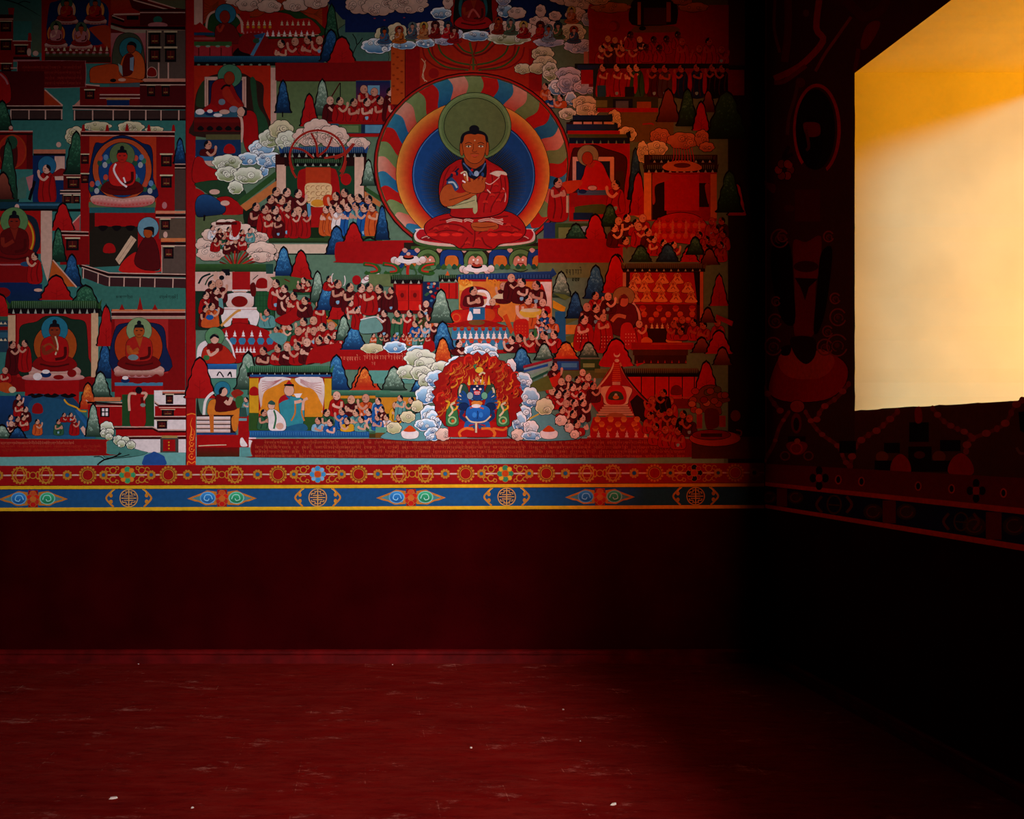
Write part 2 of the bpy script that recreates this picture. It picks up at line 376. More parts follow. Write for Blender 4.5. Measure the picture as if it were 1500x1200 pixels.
N('painted_bench'); b([385, 390, 440, 335, 500, 350, 540, 380], '6a1010'); p([205, 560, 245, 420, 265, 430, 225, 570], 'D'); p([130, 420, 180, 390, 200, 450, 190, 550, 130, 560], '3a5a50'); p([190, 400, 245, 380, 235, 470, 215, 500], 'Q'); r(0, 580, 440, 645, '0f2a38'); l([120, 600, 440, 600], 16, '2a5068'); r(0, 630, 590, 650, 'D'); e(125, 615, 17, 20, 'P')
N('painted_house'); r(465, 345, 590, 490, '4a0a0a'); r(480, 350, 585, 370, 'b06048'); l([465, 380, 590, 380], 7, 'P'); win(495, 400, 580, 480); l([440, 497, 590, 497], 8, 'P'); r(440, 500, 590, 515, 'D'); l([440, 518, 590, 518], 8, 'P'); r(455, 525, 585, 590, '3a1a14'); win(470, 530, 520, 590); win(540, 530, 585, 590)
tree(560, 70, 380, 150, 'd')
# big central shrine
N('painted_shrine', 'red temple front with a deity in a rainbow niche'); r(590, 60, 1280, 1040, 'r', 'R'); l([595, 62, 1280, 66], 8, 'P'); l([595, 78, 1280, 82], 18, '1c0406'); l([595, 92, 1280, 98], 7, 'P')
for X in (610, 785, 930, 1090, 1270): p([X - 14, 62, X - 6, 18, X, 0 if X == 930 else 12, X + 8, 18, X + 16, 62], 'R')
p([655, 100, 1145, 100, 1145, 600, 655, 600], '9a2a12'); b([680, 560, 690, 180, 760, 150, 850, 100, 940, 100, 1040, 150, 1110, 190, 1120, 400, 1130, 560], '0c1a40', o=4)
e(895, 340, 215, 225, '9a3c1c', o=5); e(895, 345, 172, 200, '123060', o=3)
for X, Y in ((595, 230), (595, 372), (1180, 230), (1180, 385)): win(X, Y, X + (55 if X < 600 else 78), Y + (70 if X < 600 else 90))
r(1280, 300, 1360, 340, '16080a'); l([1280, 303, 1360, 303], 6, 'P'); l([1280, 330, 1360, 330], 6, 'P'); r(1280, 340, 1360, 640, '3c2c28')
r(650, 580, 1140, 620, '4a5a3c'); r(655, 620, 1135, 660, '1c4a50'); r(690, 660, 1060, 800, 'R'); r(655, 660, 695, 1040, '24100c'); p([695, 760, 1010, 760, 1010, 1040, 655, 1060, 655, 800], '1c1610')
for X in (755, 855, 955): b([X - 36, 760, X, 752, X + 36, 760, X + 14, 790, X - 14, 790], 'D')
tree(1320, 120, 300, 80, 'n')
N('painted_lotus'); b([665, 545, 740, 530, 900, 555, 1060, 530, 1130, 545, 1120, 590, 1040, 615, 900, 620, 750, 610, 680, 590], 'P', '9a3a3c', o=4)
for i in range(17): e(690 + i*26, 590 - abs(i-8)*2.5, 13, 22, 'c08a84', 'a02024')
for X, Y in ((700, 470), (1090, 470), (760, 280), (1020, 280), (800, 420), (975, 420)):
    for i in range(5): e(X + 34*cos(i*1.3), Y + 30*sin(i*1.3), 18, 22, ['2a5a44', '8a8a90', '1c4030', 'a03a2a', '4a6a90'][i])
deity(895, 340, 46, '4c5a38', None, 'a01412', '9a1a14', 0, '4a0608', name='painted_deity', label='red deity sitting cross-legged in the temple niche')
k([850, 300, 835, 350, 880, 430, 930, 470], 14, 'W'); k([905, 400, 920, 440], 12, 'W')
# reader with the book
N('painted_teacher', 'maroon robed teacher reading a long loose book'); e(1085, 770, 76, 78, '56788a', o=3)
p([845, 1000, 960, 825, 1000, 858, 875, 1040], 'b09078'); l([862, 1018, 982, 840], 4, '8a6a5a')
b([880, 1050, 940, 980, 1010, 950, 1060, 1060, 1170, 1080, 1170, 960, 1180, 1090, 900, 1095], 'a01210')
b([1040, 870, 1090, 830, 1140, 870, 1170, 1000, 1160, 1075, 1040, 1070, 985, 1010], '44060a', o=4); e(1085, 805, 32, 38, 'd', o=3); b([1050, 780, 1085, 762, 1128, 768, 1125, 830, 1108, 790], 'K')
b([760, 950, 765, 900, 800, 880, 838, 900, 842, 950], '8a0a0c')
# right house blocks
N('painted_house'); r(1140, 645, 1360, 665, 'b06a50'); r(1140, 668, 1360, 690, '1c0406'); l([1140, 693, 1360, 693], 7, 'P'); r(1165, 700, 1360, 850, '4a3a30'); win(1180, 705, 1245, 785); r(1180, 845, 1360, 872, 'b06038'); r(1180, 875, 1360, 895, '1c0406'); l([1180, 900, 1360, 900], 7, 'P'); r(1185, 905, 1360, 1110, '4a3a34'); l([1186, 905, 1186, 1100], 6, 'P'); win(1200, 905, 1272, 995); e(1205, 605, 18, 26, 'Q'); e(1212, 820, 16, 24, 'P')
N('painted_terrace'); p([580, 1035, 800, 1100, 1360, 1110, 1360, 1130, 790, 1122, 580, 1055], '1c0406'); l([580, 1033, 800, 1100, 1360, 1110], 7, 'P'); l([600, 1060, 795, 1128, 1360, 1140], 7, 'P'); p([600, 1066, 795, 1134, 1360, 1145, 1360, 1215, 800, 1205, 600, 1130], '32181a')
for X, Y in ((612, 1070), (720, 1105), (803, 1132), (910, 1135), (1028, 1138), (1135, 1140), (1268, 1142)): l([X, Y, X - 2, Y + 72], 8, 'P')
N('painted_house'); r(440, 800, 650, 1040, 'r'); l([420, 795, 650, 800], 7, 'P'); l([420, 808, 650, 812], 16, '1c0406'); l([440, 822, 650, 826], 7, 'P'); win(485, 845, 578, 935)
p([480, 790, 585, 680, 585, 790], 'a03434'); l([480, 788, 590, 675], 8, 'P')
tree(465, 595, 790, 150, 'r'); tree(430, 780, 1020, 100, 'd'); tree(525, 970, 1200, 130, 'n')
# left seated teacher
N('painted_shrine'); r(-300, 645, 300, 960, '8a0c0c'); b([-10, 720, 60, 670, 200, 670, 280, 740, 270, 950, 0, 950], '141c28'); r(300, 645, 382, 1000, 'b08a7c'); p([300, 1000, 382, 1000, 350, 1170], 'b08a7c')
deity(105, 830, 50, '4c6a40', '8a1c12', '4a0608', '6a1a10', 1, '5a0608', name='painted_teacher')
N('painted_throne'); r(-300, 1020, 230, 1170, 'r'); l([-300, 1040, 230, 1040], 10, 'Q'); r(-300, 1170, 240, 1200, 'N'); e(195, 1035, 45, 18, '1c3a5a')
mk(255, 980, 30, 1170, 'R', -1, 1)
N('painted_wall'); p([385, 1005, 560, 1200, 350, 1200, 355, 1170], '9a4418'); l([388, 1005, 562, 1205], 10, 'P')
F(0, 400, .19333)
N('painted_ground', stuff=False); r(-300, 85, 320, 330, 'N', '0c2030'); p([640, 60, 800, 100, 1405, 115, 1405, 280, 850, 280, 760, 200], '2c5a52')
script(880, 1010, 175, 22, 'D'); script(1210, 1350, 175, 26, 'D')
tree(430, 25, 205, 230, 'r'); tree(650, 100, 330, 260, 'd')
N('painted_flower'); e(290, 130, 32, 13, 's'); e(20, 150, 60, 40, 'r'); tree(0, 170, 330, 160, 'r')
# pavilion with maroon teacher
PV = N('painted_pavilion', 'pavilion with green tiled roof over a teacher with blue halo'); r(65, 310, 745, 900, 'r'); r(130, 310, 690, 790, '8a1414')
b([150, 500, 165, 400, 280, 370, 350, 330, 480, 330, 540, 350, 640, 370, 660, 480, 670, 640, 690, 780, 160, 780], '14241a', o=4)
roofband(75, 745, 212, 308, '24401e'); r(62, 320, 118, 520, 'b08a6c'); r(692, 305, 745, 790, 'b08a6c')
e(420, 550, 162, 160, '8a3a12', o=4)
deity(415, 540, 50, '1c5a70', None, '8a0a0c', '6a2412', 1, 'r', name='painted_teacher')
k([420, 480, 440, 560, 420, 620], 12, 'C'); k([330, 560, 380, 540, 440, 600], 16, '7a3014')
N('painted_table'); b([200, 810, 230, 770, 590, 770, 600, 810], 'P', 'Q'); e(348, 770, 42, 22, 'N'); e(348, 748, 30, 16, 'W'); e(445, 790, 40, 18, 'r'); e(545, 760, 35, 30, 'r'); e(285, 785, 34, 28, 'W')
r(190, 815, 600, 1034, 'R'); b([225, 960, 250, 920, 300, 915, 400, 925, 500, 920, 560, 950, 585, 1034, 220, 1034], '16304a')
for X in (270, 390, 520): b([X - 60, 930, X - 25, 912, X, 925, X + 25, 912, X + 60, 930, X, 948], 'D')
N('painted_house'); r(-300, 335, 62, 600, '1c3040'); l([-300, 340, 62, 345], 30, '2c4a38'); l([-300, 420, 62, 420], 26, 'r'); l([-300, 470, 62, 470], 40, '24485a')
for X in (10, 40): p([X - 14, 390, X, 370, X + 14, 390], 'C'); p([X - 14, 515, X, 495, X + 14, 515], 'C')
mk(95, 545, 30, 760, 'M', 1, 1); mk(190, 535, 28, 740, 'R', -1, 1); mk(40, 740, 26, 830, 'R', 1, 0)
N('painted_sash'); b([-20, 840, 60, 830, 110, 880, 60, 910, -20, 880], '9a3a14'); e(95, 885, 28, 24, 'C')
crowd([(140, 945), (150, 985), (60, 960)], 26, 'MMR', 1, 1034)
tree(795, 545, 800, 120, 'n'); tree(805, 250, 555, 130, 'r')
# right small pavilion
N('painted_pavilion', 'red temple with a teacher in front of an orange nimbus'); r(845, 275, 1405, 900, 'r'); r(850, 275, 1405, 290, 'b0603c'); l([845, 296, 1405, 296], 7, 'P'); r(845, 302, 1405, 325, '2a0406'); l([845, 330, 1405, 330], 7, 'P'); r(850, 335, 1405, 348, '8a7a68')
for X, h in ((925, 45), (1062, 100), (1175, 45)): p([X - 22, 280, X - 8, 280 - h*.6, X, 280 - h, X + 8, 280 - h*.6, X + 22, 280], '7a0a0a')
r(870, 350, 1275, 760, '8a1a1a'); b([870, 440, 960, 380, 1150, 380, 1240, 420, 1260, 560, 1280, 740, 860, 740], '10183a', o=4); e(1050, 560, 180, 185, '8f2a0c', o=4)
deity(1055, 540, 48, '6a7a56', None, '8a1410', '8a3a14', 1, '5a0608', name='painted_teacher')
k([985, 570, 1010, 610, 1050, 600], 20, '9a4216'); e(1010, 640, 40, 22, '5a6a70')
N('painted_table'); r(870, 830, 1235, 860, '3a6480'); r(870, 855, 1240, 960, 'R'); e(950, 815, 34, 18, 'N'); e(950, 795, 24, 14, 'W'); e(1045, 825, 40, 14, 'r'); e(1185, 800, 30, 34, 'r'); e(1120, 820, 30, 14, 'r')
tree(765, 755, 940, 140, 'g'); tree(665, 840, 1034, 120, 'o')
F(0, 560, .2)
# lower strip: blue court with figures
N('painted_court'); r(-300, 100, 230, 410, '14305a', '0c2038'); b([215, 150, 300, 110, 460, 130, 560, 200, 640, 260, 700, 400, 190, 400, 210, 250], '18405c'); l([560, 200, 700, 400], 26, '1c4a78'); r(190, 388, 700, 412, '1c4a6c')
k([470, 125, 500, 160, 560, 185, 590, 210, 635, 215], 12, 'Y'); b([240, 225, 245, 170, 275, 152, 308, 170, 312, 225], '7a0a0c')
crowd([(135, 110), (140, 155), (190, 200), (80, 260), (130, 270), (175, 260), (85, 305)], 22, 'MRMB', 1, None); crowd([(275, 290), (430, 290), (545, 280)], 20, 'OGR', 1, 385, 1); mk(470, 240, 16, 290, 'R'); mk(520, 240, 16, 290, 'R')
N('painted_cloth'); p([590, 340, 610, 320, 660, 385, 620, 390], 'P')
tree(15, 320, 410, 130, 'g'); tree(130, 335, 412, 120, 'n')
# prostrating figure and house
N('painted_house', 'small house with red walls and a four pane window'); r(645, 165, 895, 320, 'R'); r(690, 110, 885, 140, 'b0603c'); l([630, 130, 660, 155, 895, 150], 8, 'P'); l([640, 148, 895, 162], 14, '1c0406'); l([690, 174, 895, 176], 7, 'P'); r(735, 185, 803, 255, 'D'); r(748, 192, 792, 246, 'W'); l([770, 190, 770, 248], 8, 'D'); l([748, 218, 792, 218], 8, 'D')
N('painted_curtain'); r(895, 90, 1140, 320, '1c3a1c'); mk(1017, 58, 24, 60, 'R', 1, 1, arm=0); N('painted_worshipper', 'worshipper in a red robe with raised arms'); b([965, 90, 1000, 80, 1055, 90, 1065, 180, 1060, 320, 960, 320, 955, 180], 'R', o=3); k([1000, 85, 955, 85, 945, 130, 950, 210], 18, 's'); k([1035, 80, 1075, 85, 1050, 130], 18, 's'); e(1017, 60, 25, 26, 'K'); l([1040, 110, 1045, 175], 22, '4a0608'); e(1048, 168, 20, 14, '6a7a70')
N('painted_house', 'white walled house with a red doorway and tiered roofs'); r(1130, 60, 1365, 515, 'W'); r(1190, 68, 1365, 82, 'a85a4a'); r(1190, 82, 1365, 94, '1c0406'); win(1215, 90, 1270, 160); r(1135, 175, 1365, 250, 'R'); l([1135, 150, 1165, 172, 1365, 172], 14, '2a0406'); l([1130, 140, 1165, 165], 8, 'P'); l([1165, 186, 1365, 186], 7, 'P'); win(1185, 200, 1275, 248); r(1130, 255, 1365, 275, '2a0406'); l([1130, 252, 1365, 250], 7, 'P'); win(1150, 280, 1225, 342)
p([850, 340, 1120, 340, 1160, 365, 1365, 365, 1365, 400, 850, 400], 'R'); l([835, 328, 1120, 328, 1160, 350, 1365, 350], 8, 'P'); l([840, 340, 1120, 340, 1160, 362, 1365, 362], 14, '2a0406'); r(930, 398, 1365, 418, '2a0406'); l([930, 398, 1365, 395], 7, 'P'); r(950, 418, 1180, 515, 'W'); r(1175, 400, 1308, 515, '3a3430'); r(1195, 420, 1285, 505, 'R'); l([1185, 400, 1300, 400], 18, '8a7040')
for Y in (440, 462, 486): e(1238, Y, 6, 6, 'Y')
N('painted_hill'); b([770, 430, 860, 440, 930, 470, 1030, 500, 1080, 515, 1000, 540, 770, 550], '3c6a64', o=4)
tree(685, 165, 400, 100, 'g')
for X, Y, q in ((785, 330, 50), (770, 375, 35), (805, 365, 32), (800, 400, 28), (870, 425, 40), (920, 425, 32), (890, 450, 30), (960, 460, 34)):
    cloud(X - q, Y - q*.9, X + q, Y + q*.9, 'v', 1, 'painted_rock')
N('inscription_panel', 'long red panel of faded script along the foot of the left painting'); b([-700, 418, 300, 418, 760, 420, 778, 440, 778, 520, 760, 536, -700, 540], '7a080a', o=3, oc='a0523a')
for Y in (440, 465, 495): script(-300, 740 if Y > 450 else 550, Y, 20, '8a2014' if Y > 450 else '9a4434', .6)
N('painted_branch'); k([715, 605, 760, 570, 830, 550, 890, 520], 10, 'D'); k([690, 545, 740, 545, 770, 570], 6, 'D'); k([830, 548, 890, 545, 950, 530], 6, 'D'); k([850, 545, 870, 525, 880, 510], 5, 'D')
N('painted_gate', 'blue arched gate shape'); b([1052, 608, 1052, 560, 1065, 535, 1100, 522, 1130, 508, 1165, 522, 1200, 540, 1210, 560, 1210, 608], '1c3e78')
# upright band between the paintings
F()
T('painted_upright_band', 'plain red upright band with a gold flame scroll at its foot, between the two paintings', 'painted band', 'B', (279, 682))
N('band'); prim([(271, -200), (286, -200), (289, 683), (273, 683)], 'R', 'R'); l([272, -150, 273, 683], 1.2, '4a0406'); l([286, -150, 289, 683], 1, '5a0406')
N('flame_scroll', 'gold flame scroll'); r(274, 607, 288, 683, 'a0140c')
for Y in (669, 658, 649, 641): ring(281, Y, 4.2 - (669-Y)*.05, 4.2, 1.3, 'c86420', 0, 300); e(281, Y, 1.2, 1.2, 'c86420')
k([279, 640, 281, 628, 279, 622, 282, 612], 2.2, 'c86420', True); k([283, 645, 285, 634, 283, 628], 1.5, 'c86420', True); k([274, 608, 281, 606, 288, 608], 1.6, 'c86420'); k([274, 683, 276, 676, 281, 679, 286, 676, 288, 683], 1.4, 'c86420')
for i in range(24): ring(280, 40 + i*24, 4, 5, .6, '8a1210')
# ================= MAIN MURAL =====================================================
T('mural', 'large painting of a great teacher in a rainbow nimbus, right of the red upright band', 'mural', 'B', (690, 682))
BG = N('painted_ground'); F()
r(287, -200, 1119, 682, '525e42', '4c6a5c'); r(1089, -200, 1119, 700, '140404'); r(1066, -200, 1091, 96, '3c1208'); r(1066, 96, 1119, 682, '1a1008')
r(287, 640, 1060, 682, '5f8a88')
# ---- top left ---
F(270, 0, .19333)
N('painted_sky'); p([1090, -300, 1500, -300, 1500, 210, 1350, 160, 1200, 150, 1085, 20], '0e1c4a')
N('painted_mountain'); b([1170, 260, 1200, 200, 1270, 170, 1360, 160, 1440, 215, 1500, 260, 1540, 480, 1280, 490], '3c5c54', o=4); k([1275, 260, 1300, 300, 1310, 340, 1350, 290], 7, 'D'); k([1310, 340, 1290, 380, 1275, 420], 6, 'D')
N('painted_shrine', 'red offering hall with rows of white offerings'); r(75, -200, 1085, 430, 'r'); r(150, -100, 1045, 270, 'o')
for i in range(6): k([150, 20 + i*28, 200, 50 + i*10, 260, 10 + i*6], 5, '6a2408'); k([1045, 40 + i*22, 980, 110, 880, 80 + i*4], 5, '6a2408')
r(75, -200, 140, 190, 'P'); r(1045, -200, 1090, 430, '7a0808'); b([180, 280, 190, 140, 260, 90, 430, 110, 560, 130, 800, 70, 940, 130, 1010, 170, 1020, 280], '1c3418', o=4)
b([430, 260, 455, 150, 560, 130, 620, 100, 700, 95, 790, 110, 850, 145, 960, 150, 1000, 270], '8a0c0c', o=4); e(460, 120, 40, 40, 'R')
cones(440, 650, 195, 6, 42, 'C'); cones(740, 945, 195, 6, 42, 'C'); bowls(440, 650, 222, 6, 26, '8a4a1a', 'Y'); bowls(740, 945, 222, 6, 26, '7a2a1a', 'R'); cones(630, 975, 278, 9, 48, 'W'); cones(450, 590, 260, 6, 26, 'Q'); l([700, 265, 1020, 265], 4, 'C')
cloud(300, -60, 700, 60, 'p', 6); cloud(390, -20, 570, 90, 'p', 4); cloud(550, 0, 740, 100, 'p', 3); cloud(740, -10, 950, 90, 'p', 5); cloud(900, -60, 1100, 70, 'p', 4)
N('painted_teacher', 'maroon teacher with a blue halo'); k([165, 240, 175, 150, 200, 105, 250, 85], 16, 'P'); k([390, 110, 430, 160, 440, 250], 16, 'P'); e(313, 108, 78, 74, '24607c', o=4); b([235, 300, 240, 210, 300, 175, 370, 195, 410, 260, 420, 330, 240, 320], '5a0a0c', o=4); e(308, 130, 38, 48, '7a1c10', o=3); k([250, 200, 270, 240, 300, 190], 18, '8a2414')
N('painted_table'); p([75, 245, 75, 200, 120, 170, 190, 235, 230, 250], '8a0a0a'); r(75, 250, 230, 270, '16304e'); r(75, 285, 235, 305, '8a3434'); r(75, 318, 360, 350, '2c4a24'); r(75, 350, 360, 425, '8a2028')
for i in range(4): e(105 + i*75, 353, 18, 8, 'A'); l([110 + i*85, 365, 110 + i*85, 425], 8, '4a0608')
b([370, 425, 400, 370, 450, 360, 480, 400, 500, 430], 'D'); b([410, 350, 440, 270, 560, 250, 640, 300, 640, 420, 450, 400], '6a0a0c'); p([500, 420, 590, 255, 615, 255, 525, 425], '3a6a8a'); p([525, 270, 610, 250, 590, 290, 540, 290], '1c3c60'); e(545, 312, 25, 20, '1c3a28')
crowd([(735, 335), (840, 318), (935, 305), (1025, 308)], 33, 'RRRR', -1, 418, .3)
r(75, 428, 1060, 478, '1c4c66', '0e2236'); r(75, 472, 700, 500, 'D')
for i in range(60): l([90 + i*16, 436, 90 + i*16, 470], 3, '14384e')
for i in range(9): e(110 + i*66, 494, 12, 8, '5a6a5a')
tree(1115, 40, 420, 130, 'd'); tree(1115, 235, 470, 150, 'n'); tree(1195, 290, 478, 180, 'r')
# second hall with great teacher
N('painted_shrine', 'orange red hall with a teacher receiving a kneeling pupil'); r(75, 500, 655, 1034, '961c0a'); b([75, 900, 90, 720, 160, 600, 270, 560, 430, 555, 520, 600, 600, 650, 600, 800, 640, 1034, 75, 1034], '281410'); b([500, 610, 540, 610, 560, 800, 620, 900, 640, 1034, 560, 1034, 530, 860], '1c3a24'); b([90, 800, 110, 680, 150, 620, 160, 800], '24301c')
r(655, 515, 698, 1000, 'P'); r(155, 585, 470, 610, 'P'); r(155, 585, 182, 810, 'P'); r(440, 585, 470, 830, 'P'); r(190, 612, 440, 820, '101a3c'); l([168, 600, 168, 810], 4, '7a3a30'); l([455, 600, 455, 810], 4, '7a3a30')
N('painted_teacher', 'stooping red teacher with a green halo'); e(345, 578, 90, 86, '3a664e', o=4); b([150, 850, 200, 780, 215, 640, 290, 600, 360, 640, 400, 720, 450, 800, 400, 840, 300, 840], '780a0c', o=4); e(342, 595, 40, 50, '7a2410', o=3); b([290, 690, 330, 660, 390, 760, 450, 810, 420, 840, 350, 790, 300, 740], '8a1c10'); k([280, 680, 310, 650, 350, 655], 14, 'D'); e(285, 775, 26, 24, '5a6a78'); b([130, 850, 200, 790, 260, 840, 180, 860], 'R')
N('painted_table'); r(80, 850, 420, 890, '24485c'); e(120, 850, 34, 22, 'W'); e(195, 860, 36, 20, 'N'); e(195, 845, 22, 14, 'W'); e(305, 850, 40, 18, 'P'); e(255, 875, 34, 14, 'W'); e(375, 830, 34, 24, '6a7488'); r(75, 890, 430, 1000, '4a0608'); r(75, 905, 430, 930, '5c0a0a')
for i in range(5): b([100 + i*70, 975, 125 + i*70, 955, 150 + i*70, 975, 140 + i*70, 990, 110 + i*70, 990], 'D')
N('painted_pupil', 'kneeling pupil in a bright red robe'); b([455, 860, 500, 840, 545, 880, 560, 1000, 555, 1130, 500, 1170, 455, 1100, 445, 960], 'R', o=4); k([410, 870, 435, 910, 440, 1000, 430, 1080], 20, 'P'); e(437, 848, 36, 36, 's', o=3); b([440, 812, 470, 820, 475, 870, 450, 880, 460, 845], 'K')
# green court
N('painted_court'); r(700, 615, 1310, 1100, '50603e'); r(690, 478, 1560, 612, 'r'); r(700, 612, 1300, 620, '4a0608')
tree(750, 620, 860, 100, 'n'); tree(1045, 610, 880, 125, 'g'); tree(950, 720, 960, 125, 'r'); l([745, 850, 745, 890], 10, 'D')
N('painted_post'); l([1110, 745, 1180, 630], 9, '3a0608'); l([1182, 630, 1182, 740], 7, 'D')
N('painted_window'); r(1300, 615, 1560, 930, 'N', 'r'); r(1390, 650, 1480, 720, '5a86a4')
mk(1360, 680, 33, 930, 'R', 1, 0); mk(1440, 700, 33, 930, 'R', -1, 0)
N('painted_monk'); crowd([(1105, 765), (1180, 770), (1285, 780), (1385, 778), (1485, 765), (1560, 700), (1590, 760)], 33, 'MRRRR', 1, 925, .8)
N('painted_bench'); r(1055, 925, 1520, 945, '7a0808'); r(1060, 945, 1560, 1020, '14203a'); r(1110, 940, 1170, 1000, '20465c'); r(1170, 945, 1340, 1010, '38502c'); r(1195, 955, 1320, 1005, '5a6c44'); r(1370, 950, 1500, 1010, '4a7894'); r(1050, 1015, 1560, 1040, '8a0a0a')
F(270, 180, .19333)
N('painted_bench'); r(165, 90, 430, 130, '4a4428'); r(85, 130, 430, 260, '12284a'); r(85, 255, 220, 290, '2c5a80')
b([305, 230, 305, 185, 340, 160, 380, 185, 382, 230], '8a0a0c')
N('painted_kneeler'); mk(180, 170, 34, 250, 'M', 1, 1); N('painted_cloth'); r(150, 290, 230, 330, 'P')
# hill slope left
N('painted_ground'); b([85, 270, 140, 270, 180, 330, 320, 390, 300, 440, 100, 460, 60, 400], '8a0a0c', o=4); b([85, 460, 320, 440, 460, 520, 420, 590, 240, 560, 150, 520], '1c3420', o=4); e(230, 525, 40, 20, 'P'); b([85, 500, 150, 530, 140, 570, 85, 590], '8a0a0c'); b([240, 580, 330, 560, 400, 600, 465, 640, 450, 690, 300, 700, 260, 650], '8a0a0c', o=4); r(85, 700, 500, 880, '465034'); b([450, 640, 560, 600, 560, 780, 470, 800], '10180e')
b([85, 620, 110, 560, 170, 545, 230, 570, 310, 640, 290, 690, 180, 705, 100, 710], '1a3c68', '0a1630', o=4); l([155, 700, 150, 745], 14, 'D'); e(310, 610, 35, 20, 'P')
# blue and olive clouds left of the hall
for q in ((570, 320, 640, 410, 'b', 2), (485, 130, 685, 270, 'b', 5), (400, 225, 570, 325, 'b', 4), (540, 225, 780, 345, 'b', 7), (210, 240, 440, 365, 'v', 5), (330, 440, 450, 545, 'v', 2), (235, 330, 420, 450, 'v', 5), (370, 335, 600, 465, 'v', 4)): cloud(*q)
# teaching hall
PH = N('painted_pavilion', 'temple hall with a red altar and cream columns, crowds before it'); r(690, 240, 1380, 890, '2a0808'); r(770, 330, 1290, 700, '14301e'); p([400, 595, 690, 370, 720, 400, 425, 630], '24401e'); p([425, 630, 700, 440, 700, 520, 470, 670], 'a05a30'); p([1365, 480, 1490, 560, 1490, 600, 1365, 510], '24401e'); p([1365, 520, 1490, 605, 1480, 640, 1365, 570], 'a05a30')
r(700, 320, 770, 540, 'b89080'); r(1290, 260, 1360, 570, 'b89080'); r(760, 250, 1290, 330, '1c0608')
cloud(560, 50, 760, 190, 'v', 4); cloud(640, -20, 830, 130, 'c', 5); cloud(690, 60, 880, 230, 'v', 6); cloud(820, 30, 1080, 180, 'p', 6); cloud(900, -30, 1120, 130, 'p', 5); cloud(1000, 20, 1250, 190, 'p', 6); cloud(1230, 110, 1410, 220, 'p', 4)
N('painted_roof', 'blue tiled roof', PH); roofband(740, 1370, 185, 262, '1c3c6e', '0c1c40'); roofband(830, 1180, 275, 330, '1c3418')
N('painted_ribbons', 'red fan of ribbons'); ring(1010, 260, 210, 200, 16, '8a1c14', 150, 395); ring(1008, 262, 192, 184, 5, '3a4a2a', 150, 395)
for q in ([1010, 260, 1000, 160, 960, 80], [1010, 260, 1080, 200, 1120, 110], [980, 270, 900, 210, 810, 190], [1060, 270, 1200, 240, 1280, 160], [1140, 275, 1230, 230, 1290, 160], [800, 300, 820, 370, 850, 420], [1225, 290, 1210, 360, 1180, 410]): k(q, 15, '901c14'); k(q, 4, '5a1a10')
N('painted_altar', 'red altar with a cream patterned seat', PH); b([860, 560, 860, 400, 910, 350, 1110, 345, 1160, 390, 1180, 540, 1170, 600, 860, 600], 'R'); r(920, 340, 1110, 480, '9a2c12'); b([920, 470, 1000, 458, 1110, 470, 1110, 560, 1070, 640, 960, 630, 920, 560], 'c09a70')
for i in range(14): ring(940 + (i % 5)*38, 495 + (i // 5)*45, 18, 16, 5, '8a5a3a', RND.randint(0, 180), 300)
e(1010, 610, 50, 28, 'b07020'); b([1050, 570, 1090, 545, 1130, 570, 1110, 640, 1060, 630], 'a0280c'); e(1225, 430, 40, 45, '8a0a0c'); r(960, 640, 1060, 800, '8a0a0c'); r(955, 795, 1090, 880, '12200f'); r(640, 875, 1090, 910, '2c4420', '142010')
r(660, 920, 1090, 990, 'b89a8a'); l([640, 995, 1140, 998], 8, 'D')
crowd([(697, 525), (778, 530), (863, 540)], 35, 'MMM', 1, 720); crowd([(655, 585), (738, 590), (545, 640)], 34, 'MRM', 1, 780); crowd([(610, 660), (690, 665), (780, 645), (865, 670)], 34, 'RMRR', 1, 860, .5); crowd([(640, 720), (715, 725), (830, 690), (910, 690)], 26, 'RMRR', 1, 868)
N('painted_sash'); p([930, 620, 955, 610, 960, 700, 940, 720], '4a7494')
mk(1150, 560, 34, 700, 'M', -1, 1); N('painted_clerk'); crowd([(1215, 535), (1265, 575), (1320, 575), (1395, 585)], 34, 'MMBB', -1, 720, 1, name='courtier')
crowd([(1075, 660), (1120, 660)], 30, 'OO', -1, 850, 1, 'courtier'); mk(1175, 655, 33, 820, 'W', -1, 1, 'courtier'); crowd([(1240, 645), (1300, 640), (1362, 650), (1425, 645)], 33, ['B', 'T', 'B', 'O'], -1, 862, 1, 'courtier')
N('painted_platform'); r(1060, 860, 1500, 900, '26381c')
tree(1395, 290, 480, 90, 'g'); tree(1400, 880, 900, 100, 'd')
# monk cloud mountain and fire altar
for x0, y0, x1, y1 in ((85, 860, 260, 1000), (130, 800, 300, 900), (200, 730, 450, 830), (430, 790, 560, 900), (500, 830, 640, 920), (470, 900, 700, 1040), (90, 940, 310, 1050), (330, 890, 480, 985), (480, 980, 690, 1060), (680, 985, 785, 1060)): cloud(x0, y0, x1, y1, 'p', 4)
cloud(210, 750, 550, 950, 'p', 3)
crowd([(215, 800), (270, 820), (340, 810), (300, 870), (440, 830), (500, 820), (235, 890), (390, 900), (380, 800), (330, 910), (440, 880)], 20, 'WMRGRTRM', 1, None, .9)
N('painted_banner'); b([360, 760, 420, 750, 430, 800, 400, 860, 370, 860], 'R'); r(240, 755, 400, 775, '3a0608')
N('painted_flames', 'fan of red flames over the white stupa')
for i in range(15): A = math.radians(-165 + i*10.7); k([395, 1130, 395 + 60*cos(A), 1110 + 60*sin(A), 395 + 150*cos(A + .12), 1120 + 150*sin(A)], 12, ['9a1c12', '5a1410', '3a4a28'][i % 3])
tree(750, 950, 1160, 130, 'b'); tree(885, 975, 1190, 150, 'r'); tree(100 + 1400, 640, 890, 90, 'n')
tree(1155, 795, 1000, 140, 'n'); tree(1285, 765, 920, 140, 'r')
